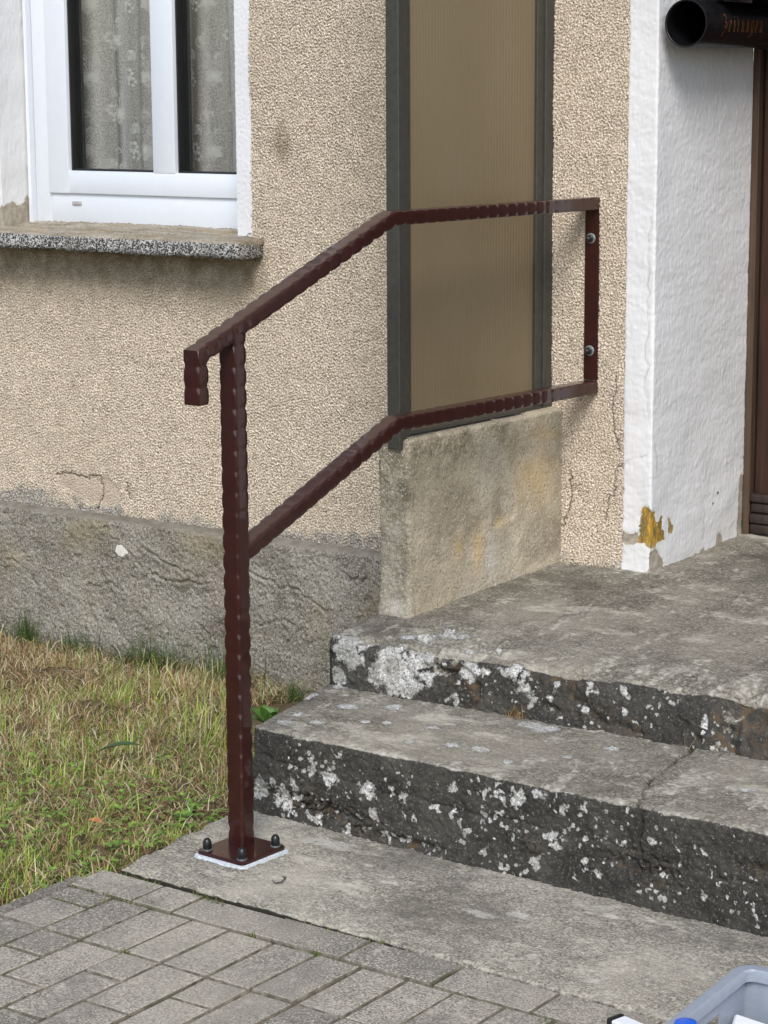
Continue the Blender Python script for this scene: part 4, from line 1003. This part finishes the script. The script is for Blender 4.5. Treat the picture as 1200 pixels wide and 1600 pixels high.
me = bpy.data.meshes.new('lace_pattern'); bmesh.ops.translate(bmc, vec=-off(cur), verts=bmc.verts[:]); bmc.to_mesh(me); bmc.free(); me.materials.append(M['motif'])
tag(link(bpy.data.objects.new('lace_pattern', me), cur), kind='stuff')

# ------------------------------------------------------------------ black letter box with its newspaper tube
mb = tag(empty('mailbox', (.145, .2, 1.62)), 'black metal mailbox with round newspaper tube fixed beside the door', 'mailbox')
TY0, TZ, TX, TR = -.004, 1.619, .2145, .0525
RT = Matrix.Translation((TX, TY0, TZ)) @ Matrix.Rotation(RAD(-90), 4, 'X')      # local z runs along +y
t = MB(); t.lathe([(TR - .0022, .004), (TR, .004), (TR, .40), (TR + .003, .4005), (TR + .003, .425), (0, .4255)], RT, 56, False)
t.lathe([(TR - .0022, .004), (TR - .0024, .41), (0, .4105)], RT, 56, False)
tube = t.build('newspaper_tube', M['boxblack'], mb, True, 35)
t = MB(); t.lathe([(TR - .003, .012), (TR - .0032, .0005), (TR - .0012, -.0012), (TR + .0012, -.0006), (TR + .0014, .003), (TR + .0008, .013)], RT, 56, False); t.build('rim', M['boxblack'], tube, True, 60)
t = MB(); t.box(.150, .085, TZ + TR + .012, .33, .46, 2.02, .006); t.build('letter_box', M['boxblack'], mb, True, 30)
for q in ((.146, .10, TZ - .03, .1625, .13, TZ + .03), (.146, .34, TZ - .03, .1625, .37, TZ + .03), (.20, .12, TZ + TR - .002, .23, .15, TZ + TR + .0118), (.20, .36, TZ + TR - .002, .23, .39, TZ + TR + .0118)):
    t = MB(); t.box(*q); t.build('bracket', M['boxblack'], mb)
# the word on the tube in broken script, drawn with a broad nib
GL = {'Z': (.72, [[(.0, 1.28), (.18, 1.46), (.46, 1.38), (.52, 1.2), (.36, .98), (.14, .84)], [(.14, .84), (.40, .80), (.56, .58), (.50, .22), (.26, .0), (.02, -.08)], [(.02, -.08), (.0, -.30), (.22, -.42)], [(-.06, .40), (.1, .5), (.3, .36)]]),
      'e': (.50, [[(.02, .16), (.02, .80), (.16, .98), (.34, .84), (.30, .62), (.04, .44)], [(.02, .16), (.16, .0), (.38, .16)]]),
      'i': (.34, [[(.0, .86), (.10, .98), (.12, .14), (.24, .02)], [(.10, 1.30), (.18, 1.24)]]),
      't': (.40, [[(.10, 1.34), (.10, .14), (.22, .0), (.34, .10)], [(-.06, .96), (.28, .96)]]),
      'u': (.56, [[(.0, .86), (.10, .98), (.10, .14), (.20, .02), (.38, .18)], [(.36, .98), (.40, .14), (.50, .02)]]),
      'n': (.58, [[(.0, .88), (.10, .98), (.10, .10), (.18, .02)], [(.10, .80), (.32, 1.0), (.40, .88), (.40, .12), (.52, .02)]]),
      'g': (.52, [[(.34, .90), (.14, 1.0), (.02, .82), (.02, .22), (.14, .04), (.36, .2)], [(.38, 1.0), (.42, .1), (.36, -.30), (.16, -.44), (.0, -.32)]])}
bml = bmesh.new(); xh = .0245; nib = np.array([math.cos(RAD(42)), math.sin(RAD(42))]) * .075
def onT(a, b):
    y = .086 + a * xh; zz_ = (b - .45) * xh * 1.12; th = zz_ / TR - .12
    return (TX + (TR + .0005) * math.cos(th), TY0 + y, TZ + (TR + .0005) * math.sin(th))
cx_ = 0.0
for ch in 'Zeitungen':
    adv, strokes = GL[ch]
    for stq in strokes:
        for p, q in zip(stq[:-1], stq[1:]):
            p, q = np.array(p), np.array(q)
            for k in range(3):
                a, b = p + (q - p) * k / 3, p + (q - p) * (k + 1) / 3; w2 = nib + np.array([.012, -.012])
                bml.faces.new([bml.verts.new(onT(cx_ + v[0], v[1])) for v in (a - w2, a + w2, b + w2, b - w2)])
    cx_ += adv + .44
bmesh.ops.recalc_face_normals(bml, faces=bml.faces[:])
me = bpy.data.meshes.new('lettering'); bmesh.ops.translate(bml, vec=-off(tube), verts=bml.verts[:]); bml.to_mesh(me); bml.free(); me.materials.append(M['inkbrown'])
link(bpy.data.objects.new('lettering', me), tube)

# ------------------------------------------------------------------ crate and what lies in and beside it
CZ = .150; CX, CY = 1.220, -1.672
crate = tag(empty('plastic_crate', (CX + .2, CY - .28, 0)), 'grey plastic crate with rounded rim standing on the paving', 'crate')
CM = Matrix.Translation((CX, CY, 0)) @ Matrix.Rotation(RAD(2.6), 4, 'Z')
def ring(x0, y0, x1, y1, r, z, n=6):
    out = []
    for cx0, cy0, a0 in ((x1 - r, y1 - r, 0), (x0 + r, y1 - r, 90), (x0 + r, y0 + r, 180), (x1 - r, y0 + r, 270)):
        for k in range(n + 1):
            a = RAD(a0 + 90 * k / n); out.append(CM @ Vector((cx0 + r * math.cos(a), cy0 + r * math.sin(a), z)))
    return out
def rings_mesh(name, R_, mname, par, cap0=False, cap1=False, sharp=35):
    n = len(R_[0]); V = [tuple(v) for r in R_ for v in r]
    Fq = np.array([(a * n + i, a * n + (i + 1) % n, (a + 1) * n + (i + 1) % n, (a + 1) * n + i) for a in range(len(R_) - 1) for i in range(n)])
    fs = [Fq]
    if cap0: fs.append(np.arange(n)[::-1][None])
    if cap1: fs.append(np.arange((len(R_) - 1) * n, len(R_) * n)[None])
    return mesh_np(name, V, fs, M[mname], par, True, sharp=sharp)
W_, D_ = .40, .56
rings_mesh('rim', [ring(.012, -D_ + .012, W_ - .012, -.012, .020, CZ - .026), ring(.0, -D_, W_, 0, .030, CZ - .026), ring(0, -D_, W_, 0, .030, CZ - .004), ring(.0015, -D_ + .0015, W_ - .0015, -.0015, .029, CZ - .001), ring(.005, -D_ + .005, W_ - .005, -.005, .027, CZ), ring(.0185, -D_ + .0185, W_ - .0185, -.0185, .016, CZ - .0006), ring(.0205, -D_ + .0205, W_ - .0205, -.0205, .015, CZ - .0035), ring(.0205, -D_ + .0205, W_ - .0205, -.0205, .015, CZ - .020), ring(.0125, -D_ + .0125, W_ - .0125, -.0125, .020, CZ - .0205)], 'crate', crate)
# left side with a grip hole and slots, then the other sides and the floor
def side(name, pts_holes, M4, ln, ht):
    bm = bmesh.new()
    xs_ = sorted({0.0, ln, *[v for h_ in pts_holes for v in (h_[0], h_[2])]}); zs_ = sorted({0.004, ht, *[v for h_ in pts_holes for v in (h_[1], h_[3])]})
    for a, b in zip(xs_[:-1], xs_[1:]):
        for c_, d_ in zip(zs_[:-1], zs_[1:]):
            mx_, mz_ = (a + b) / 2, (c_ + d_) / 2
            if any(h_[0] < mx_ < h_[2] and h_[1] < mz_ < h_[3] for h_ in pts_holes): continue
            bm.faces.new([bm.verts.new(p) for p in ((a, 0, c_), (b, 0, c_), (b, 0, d_), (a, 0, d_))])
    bmesh.ops.remove_doubles(bm, verts=bm.verts[:], dist=1e-6)
    r = bmesh.ops.extrude_face_region(bm, geom=bm.faces[:]); bmesh.ops.translate(bm, vec=(0, .003, 0), verts=[e for e in r['geom'] if isinstance(e, bmesh.types.BMVert)])
    bmesh.ops.recalc_face_normals(bm, faces=bm.faces[:]); bmesh.ops.transform(bm, matrix=M4, verts=bm.verts[:])
    bmesh.ops.translate(bm, vec=-off(crate), verts=bm.verts[:])
    me = bpy.data.meshes.new(name); bm.to_mesh(me); bm.free(); me.materials.append(M['crate']); return link(bpy.data.objects.new(name, me), crate)
holes = [(.091, .072, .200, .107)] + [(.034 + .015 * k, .045, .040 + .015 * k, .078 - .003 * k) for k in range(2)] + [(.24 + .015 * k, .045, .246 + .015 * k, .078) for k in range(2)]
R90 = Matrix.Rotation(RAD(-90), 4, 'Z')
side('side_panel', holes, CM @ Matrix.Translation((.0105, -.016, 0)) @ R90, D_ - .032, CZ - .021)
side('side_panel', holes, CM @ Matrix.Translation((W_ - .0135, -.016, 0)) @ R90, D_ - .032, CZ - .021)
side('end_panel', [], CM @ Matrix.Translation((.0125, -.0135, 0)), W_ - .025, CZ - .0205); side('end_panel', [], CM @ Matrix.Translation((.0125, -D_ + .0105, 0)), W_ - .025, CZ - .0205)
t = MB(); t.box(.0137, -D_ + .0137, .0045, W_ - .0137, -.0139, .008, 0, CM); t.build('crate_floor', M['crate'], crate)
# bottle with red and blue cap, standing in the crate
bl_ = Vector((1.270, -1.952, .0085)); bot = tag(empty('spray_bottle', bl_), 'white bottle with red collar and bright blue cap in the crate', 'bottle')
B_ = Matrix.Translation(bl_) @ Matrix.Diagonal((.80, .80, .895, 1))
t = MB(); t.lathe([(0, 0), (.026, 0), (.028, .003), (.028, .105), (.024, .118), (.016, .126), (.016, .132)], B_, 28, False); t.build('bottle_body', M['white'], bot, True, 40)
t = MB(); t.lathe([(.0165, .126), (.0225, .128), (.0240, .134), (.0240, .1600), (.0225, .1625)], B_, 28, False); t.build('collar', M['red'], bot, True, 40)
t = MB(); t.lathe([(.0205, .1610), (.0207, .1680), (.0195, .1715), (.0150, .1725), (0, .1728)], B_, 28, False); t.build('cap', M['blue'], bot, True, 40)
# carton with pink print, propped in the crate
pc = CM @ Vector((.105, -.105, .0085)); car = tag(empty('paper_carton', pc), 'white carton with pink line print lying in the grey crate', 'carton')
PM = Matrix.Translation(pc + Vector((0, 0, .010))) @ Matrix.Rotation(RAD(20), 4, 'Z') @ Matrix.Rotation(RAD(14), 4, 'Y')
t = MB(); t.box(-.085, -.10, .0, .085, .075, .050, .003, PM); t.build('carton_box', M['paper'], car, True, 30)
t = MB()
for pts in ([(-.05, .05), (-.03, .065), (-.02, .045), (.0, .06)], [(-.06, .01), (-.035, .03), (-.03, .0), (-.055, -.02), (-.06, .01)], [(.01, .02), (.04, .04), (.05, .0)], [(-.05, -.05), (.03, -.045)], [(-.05, -.065), (.01, -.06)]):
    for p, q in zip(pts[:-1], pts[1:]):
        p, q = Vector((*p, .0505)), Vector((*q, .0505)); n_ = (q - p).normalized().cross(Vector((0, 0, 1))) * .0022
        t.poly([PM @ v for v in (p - n_, p + n_, q + n_, q - n_)])
t.build('print', M['pink'], car)
pc2 = CM @ Vector((.30, -.12, .0085)); tb = tag(empty('tool_case', pc2), 'white plastic case with a black strap inside the crate', 'case')
TM = Matrix.Translation(pc2) @ Matrix.Rotation(RAD(12), 4, 'Z')
t = MB(); t.box(-.06, -.13, 0, .07, .075, .080, .008, TM, 2); t.build('case_body', M['white'], tb, True, 30)
t = MB(); t.tube([TM @ Vector(p) for p in ((-.064, .06, .02), (-.066, .045, .075), (-.055, .055, .090), (.0, .074, .094), (.05, .079, .088))], .0032, 8); t.build('strap', M['black'], tb, True)
pc3 = Vector((1.034, -1.728, .0)); lv = tag(empty('spirit_level', pc3), 'white bar with black end cap lying beside the grey crate', 'spirit level')
LM = Matrix.Translation(pc3) @ Matrix.Rotation(RAD(-15), 4, 'Z')
t = MB(); t.box(.0, -.0155, .0006, .155, .0155, .031, .002, LM); t.build('level_body', M['white'], lv, True, 30)
t = MB(); t.box(-.010, -.0165, .0002, .0, .0165, .0325, .003, LM, 2); t.build('end_cap', M['black'], lv, True, 30); t = MB(); t.box(.155, -.0165, .0002, .165, .0165, .0325, .003, LM, 2); t.build('end_cap', M['black'], lv, True, 30)

# ------------------------------------------------------------------ lawn, weeds, moss
g = np.random.default_rng(9)
def blades(name, x, y, z, ln, wd, lean, cols, parent=None, bend=1.0, m='grass', az=None):
    n = len(x); az = g.uniform(0, 2 * np.pi, n) if az is None else az; face = az + np.pi / 2 + g.normal(0, .5, n)
    d = np.stack([np.cos(az), np.sin(az), np.zeros(n)], 1); s = np.stack([np.cos(face), np.sin(face), np.zeros(n)], 1)
    base = np.stack([x, y, z], 1); V = np.zeros((n, 7, 3))
    for k, (t_, w_) in enumerate(((0, 1), (.4, .85), (.75, .55))):
        a = lean * (.35 + .65 * t_ * bend); c = base + ln[:, None] * t_ * (np.sin(a)[:, None] * d + np.cos(a)[:, None] * np.array([0, 0, 1.]))
        V[:, 2 * k] = c - s * (wd * w_ / 2)[:, None]; V[:, 2 * k + 1] = c + s * (wd * w_ / 2)[:, None]
    a = lean * (.35 + .75 * bend); V[:, 6] = base + ln[:, None] * (np.sin(a)[:, None] * d + np.cos(a)[:, None] * np.array([0, 0, 1.]))
    i = np.arange(n)[:, None] * 7
    Fq = np.concatenate([i + np.array([0, 1, 3, 2]), i + np.array([2, 3, 5, 4])]); Ft = i + np.array([4, 5, 6])
    return mesh_np(name, V.reshape(-1, 3), [Fq, Ft], M[m], parent, True, dict(tint=np.repeat(cols, 7, 0)))
def lawn_edge(y): return -.155 - .045 * np.clip((y + 1.6) / .4, 0, 1) - .05 * np.clip((-1.62 - y) / .1, 0, 1)
def scatter(n, xmin=-2.9, ymin=-2.4):
    x = g.uniform(xmin, -.14, n); y = g.uniform(ymin, -.05, n)
    k = (x < lawn_edge(y) - .004 + g.normal(0, .006, n)); k &= ~((x > -.25) & (y > -1.18)); k &= ~((x > -.86 + g.normal(0, .03, n)) & (y > -.45 - .5 * (x + .86) + g.normal(0, .03, n)))
    return x[k], y[k]
def patch(x, y, s, seed):
    r = np.random.default_rng(seed); v = np.zeros(len(x))
    for _ in range(14):
        kx, ky, p = r.normal(0, s), r.normal(0, s), r.uniform(0, 6.28); v += np.sin(kx * x + ky * y + p)
    return v / 2.65
GREEN = np.array([(.40, .53, .085), (.26, .42, .055), (.56, .62, .16), (.15, .28, .045)]); STRAW = np.array([(.68, .58, .33), (.56, .43, .22), (.46, .29, .15), (.76, .68, .44)])
def colours(x, y, dry):
    n = len(x); pick = g.uniform(0, 1, n) < dry
    c = np.where(pick[:, None], STRAW[g.integers(0, 4, n)], GREEN[g.integers(0, 4, n)])
    return np.clip(c * g.uniform(.75, 1.2, (n, 1)), 0, 1)
x, y = scatter(46000); az = g.uniform(0, 6.2832, len(x)); base_l = np.ones(len(x)); own = np.ones(len(x)); greenb = np.zeros(len(x)); leanb = np.zeros(len(x))
cx_, cy2 = scatter(3400); nb = g.integers(8, 26, len(cx_)); k = np.repeat(np.arange(len(cx_)), nb)         # tussocks, each with its own height, colour and lie
dx, dy = g.normal(0, .011, len(k)), g.normal(0, .011, len(k)); tx, ty = cx_[k] + dx, np.minimum(cy2[k] + dy, -.05)
ok = (tx < lawn_edge(ty) - .002) & ~((tx > -.86) & (ty > -.45 - .5 * (tx + .86))); tx, ty, k, dx, dy = tx[ok], ty[ok], k[ok], dx[ok], dy[ok]
cl_l = g.uniform(.7, 1.7, len(cx_)); cl_o = g.uniform(.72, 1.25, len(cx_)); cl_g = g.normal(0, .38, len(cx_)); cl_a = g.uniform(0, 6.28, len(cx_))
x = np.r_[x, tx]; y = np.r_[y, ty]; az = np.r_[az, np.arctan2(dy, dx) * .6 + cl_a[k] * .4 + g.normal(0, .5, len(k))]; base_l = np.r_[base_l, cl_l[k]]; own = np.r_[own, cl_o[k]]; greenb = np.r_[greenb, cl_g[k]]; leanb = np.r_[leanb, np.full(len(k), -.18)]
dryness = np.clip(.27 + .80 * (y + .70) + .22 * patch(x, y, 5, 1) - .12 * (x + .8) + greenb, .03, .95)
dens = g.uniform(0, 1, len(x)) < np.clip(.78 + .36 * patch(x, y, 9, 2), .10, 1)
x, y, dryness, az, base_l, own, leanb = (v[dens] for v in (x, y, dryness, az, base_l, own, leanb))
n = len(x); cols = np.clip(colours(x, y, dryness) * own[:, None], 0, 1)
ln = g.gamma(5, .0070, n) * base_l * (.85 + .25 * patch(x, y, 9, 3)).clip(.5, 1.4); ln = np.clip(ln, .012, .105); wd = g.uniform(.0012, .0028, n)
lean = np.abs(g.normal(.78, .40, n) + leanb).clip(.05, 1.65)
blades('lawn_grass', x, y, lawn_z(x, y) - .003, ln, wd, lean, cols, az=az); tag(bpy.data.objects['lawn_grass'], 'patchy lawn of green and dry straw grass beside the plinth', kind='stuff')
x, y = scatter(46000); n = len(x); c = STRAW[g.integers(0, 4, n)] * g.uniform(.55, 1.05, (n, 1))      # fallen dead stalks
c = np.where((g.uniform(0, 1, n) < .25)[:, None], np.array([.24, .13, .07]), c)
blades('dry_thatch', x, y, lawn_z(x, y) + g.uniform(-.002, .022, n), g.uniform(.02, .07, n), g.uniform(.0014, .003, n), g.normal(1.35, .22, n), c); tag(bpy.data.objects['dry_thatch'], 'dry fallen grass stalks between the living blades of lawn', kind='stuff')

def leafmesh(cx, cy, cz, yaw, tilt, ln, wd, n=5):
    """one pointed-oval leaf with a folded midrib"""
    V, F = [], []
    for k in range(n + 1):
        t_ = k / n; w_ = wd * math.sin(math.pi * min(1, .08 + .92 * t_) ** .85) if k < n else .0004
        zz_ = math.sin(tilt) * ln * t_ - .25 * ln * t_ * t_; xx = math.cos(tilt) * ln * t_
        for s_ in (-1, 0, 1):
            a, b = xx, s_ * w_ / 2
            V.append((cx + a * math.cos(yaw) - b * math.sin(yaw), cy + a * math.sin(yaw) + b * math.cos(yaw), cz + zz_ + (abs(s_) * .16 * w_)))
    for k in range(n):
        for s_ in (0, 1): i = k * 3 + s_; F.append((i, i + 1, i + 4, i + 3))
    return V, F
def leaves(specs):
    V, F = [], []
    for sp_ in specs:
        v, f = leafmesh(*sp_); o_ = len(V); V += v; F += [tuple(i + o_ for i in q) for q in f]
    return V, np.array(F)
# clover: thousands of little round leaves low in the grass
sp_ = []
for cx0, cy0, sx, sy, k in ((-.40, -1.28, .11, .15, 60), (-.33, -1.18, .07, .10, 45), (-.55, -1.05, .14, .12, 45), (-.46, -1.45, .09, .10, 40), (-.62, -1.30, .14, .14, 30), (-.27, -1.32, .05, .14, 60), (-.23, -1.5, .03, .10, 35), (-.75, -1.2, .15, .2, 20)):
    for _ in range(k):
        x0, y0 = rnd.gauss(cx0, sx), rnd.gauss(cy0, sy)
        if x0 > float(lawn_edge(y0)) - .008: continue
        z0 = float(lawn_z(x0, y0)) + rnd.uniform(.012, .040); a0 = rnd.uniform(0, 6.28); s_ = rnd.uniform(.008, .0145)
        for q in range(3): sp_.append((x0, y0, z0, a0 + q * 2.094, rnd.uniform(.0, .5), s_, s_ * .95, 3))
V, F = leaves(sp_); nL = len(V)
cl = np.array([(.20, .34, .06), (.13, .25, .045), (.28, .40, .09)])[g.integers(0, 3, nL // 12)] * g.uniform(.75, 1.15, (nL // 12, 1))
tag(mesh_np('clover', V, F, M['grass'], None, True, dict(tint=np.repeat(cl, 12, 0))), 'bright green clover leaves low among the grass', kind='stuff')
def weed(name, cx, cy, cz, n, ln, wd, label, cat, m='leaf', tilt=(.3, 1.0), group=None):
    o = tag(empty(name, (cx, cy, cz)), label, cat, group)
    for k in range(n):
        V, F = leaves([(cx, cy, cz, k * 2.4 + rnd.uniform(-.3, .3), rnd.uniform(*tilt), ln * rnd.uniform(.7, 1.1), wd * rnd.uniform(.8, 1.1), 6)])
        mesh_np('leaf', V, F, M[m], o, True)
    return o
weed('weed', -.63, -.50, -.055, 9, .085, .042, 'green broadleaf weed between the grey plinth and lower step', 'weed', tilt=(.6, 1.3))
weed('weed', -.285, -1.235, -.03, 8, .045, .026, 'bright round leaved weed at the slab edge behind the post', 'weed')
weed('weed', -.235, -1.545, -.03, 10, .05, .026, 'small light green weed at the paving corner by the lawn', 'weed', tilt=(.1, .7))
weed('weed', -.26, -1.66, -.03, 9, .05, .024, 'small leafy weed growing against the paving edge stones', 'weed', tilt=(.1, .8))
V, F = leaves([(-.735, -1.0, -.012, .35, .45, .12, .034, 8)]); tag(mesh_np('long_leaf', V, F, M['darkleaf'], None, True), 'single dark green pointed leaf lying in the lawn', 'leaf')
V, F = leaves([(-.395, -1.405, .0, .2, .15, .038, .024, 5)]); tag(mesh_np('dry_leaf', V, F, M['dryleaf'], None, True), 'small orange dry leaf on the grass near the paving', 'leaf')
def tuft(x0, y0, n, ln_, label, dark=.6, lean=.65, spread=.025):
    xx = g.normal(x0, spread, n); yy = np.minimum(g.normal(y0, .012, n), -.062); cc = np.array([(.05, .10, .028), (.085, .15, .035), (.14, .19, .055)])[g.integers(0, 3, n)] * g.uniform(.7, 1.2, (n, 1))
    o = blades('grass_tuft', xx, yy, lawn_z(xx, yy), ln_ * g.uniform(.45, 1.15, n), g.uniform(.0014, .0026, n), np.abs(g.normal(lean, .35, n)), cc, None, 1.5)
    tag(o, label, 'grass tuft')
tuft(-1.36, -.085, 330, .15, 'dark green drooping grass tuft at the plinth foot below the white stone', spread=.055, lean=.95)
tuft(-1.86, -.075, 130, .125, 'thin upright grass tuft by the plinth furthest from the steps', lean=.35)
tuft(-1.66, -.08, 130, .10, 'sparse short grass tuft between two taller tufts along the plinth', lean=.5, spread=.05)
tuft(-1.10, -.09, 130, .15, 'loose grass tuft with long stalks at the plinth nearest the post', lean=.5, spread=.06)
tuft(-.84, -.12, 60, .07, 'short green grass tuft in the corner next to the steps', lean=.5, spread=.014)
# moss and tiny grass in the joints
mx_, my_, ml = [], [], []
for (x0, y0), (x1, y1), k in (((-.12, -1.603), (-.03, -1.606), 45), ((.30, -1.614), (.50, -1.620), 40), ((-.06, -1.61), (.03, -1.70), 25), ((.46, -1.62), (.50, -1.618), 50), ((-.17, -1.705), (.0, -1.707), 50), ((.14, -1.90), (.16, -1.90), 25), ((.27, -1.715), (.29, -1.715), 22), ((.42, -1.72), (.44, -1.72), 20), ((-.15, -1.775), (-.06, -1.775), 26), ((-.055, -1.71), (-.052, -1.89), 30), ((.9, -1.745), (.93, -1.748), 60), ((.06, -1.612), (.14, -1.625), 110)):
    for _ in range(k):
        q = rnd.random(); mx_.append(x0 + (x1 - x0) * q + rnd.gauss(0, .003)); my_.append(y0 + (y1 - y0) * q + rnd.gauss(0, .0028)); ml.append(rnd.uniform(.004, .016))
mx_, my_, ml = map(np.array, (mx_, my_, ml)); n = len(mx_)
cc = np.array([(.10, .15, .03), (.17, .20, .05), (.24, .21, .08), (.06, .10, .025)])[g.integers(0, 4, n)]
tag(blades('joint_moss', mx_, my_, np.full(n, -.006), ml, g.uniform(.0012, .0025, n), np.abs(g.normal(.8, .5, n)), cc), 'moss and tiny grass growing in the paving joints', kind='stuff')
t = MB(); pts = [(.148, -1.452, .003), (.160, -1.458, .005), (.166, -1.470, .007), (.168, -1.482, .005), (.160, -1.490, .004), (.150, -1.487, .006)]
t.tube(pts, [.0008, .0012, .0014, .0014, .0012, .0007], 6); tag(t.build('twig', M['twig'], None, True), 'tiny curled dark twig lying on the grey slab', 'twig')
for k, (x0, y0, ang) in enumerate(((.62, -.83, .5), (.60, -.815, 1.2), (.655, -.80, .9))):
    pass
# dry stalks caught in the cracked step, a sprout under the landing
n = 26; xx = g.normal(.672, .018, n); yy = g.normal(-.80, .02, n)
o = blades('dry_stalks', xx, yy, np.full(n, .187), g.uniform(.02, .075, n), g.uniform(.0008, .0014, n), g.normal(1.15, .3, n), np.array([(.20, .11, .06), (.34, .26, .14)])[g.integers(0, 2, n)])
tag(o, 'dry brown stalks in the crack of the lower step', 'stalks')
n = 26; xx = g.normal(.275, .012, n); o = blades('dry_sprig', xx, np.full(n, -.812) + g.normal(0, .004, n), np.full(n, .185), g.uniform(.015, .045, n), g.uniform(.001, .002, n), g.normal(.8, .4, n), np.array([(.36, .22, .07), (.22, .12, .05)])[g.integers(0, 2, n)])
tag(o, 'small rusty brown sprig under the edge of the landing', 'sprig')
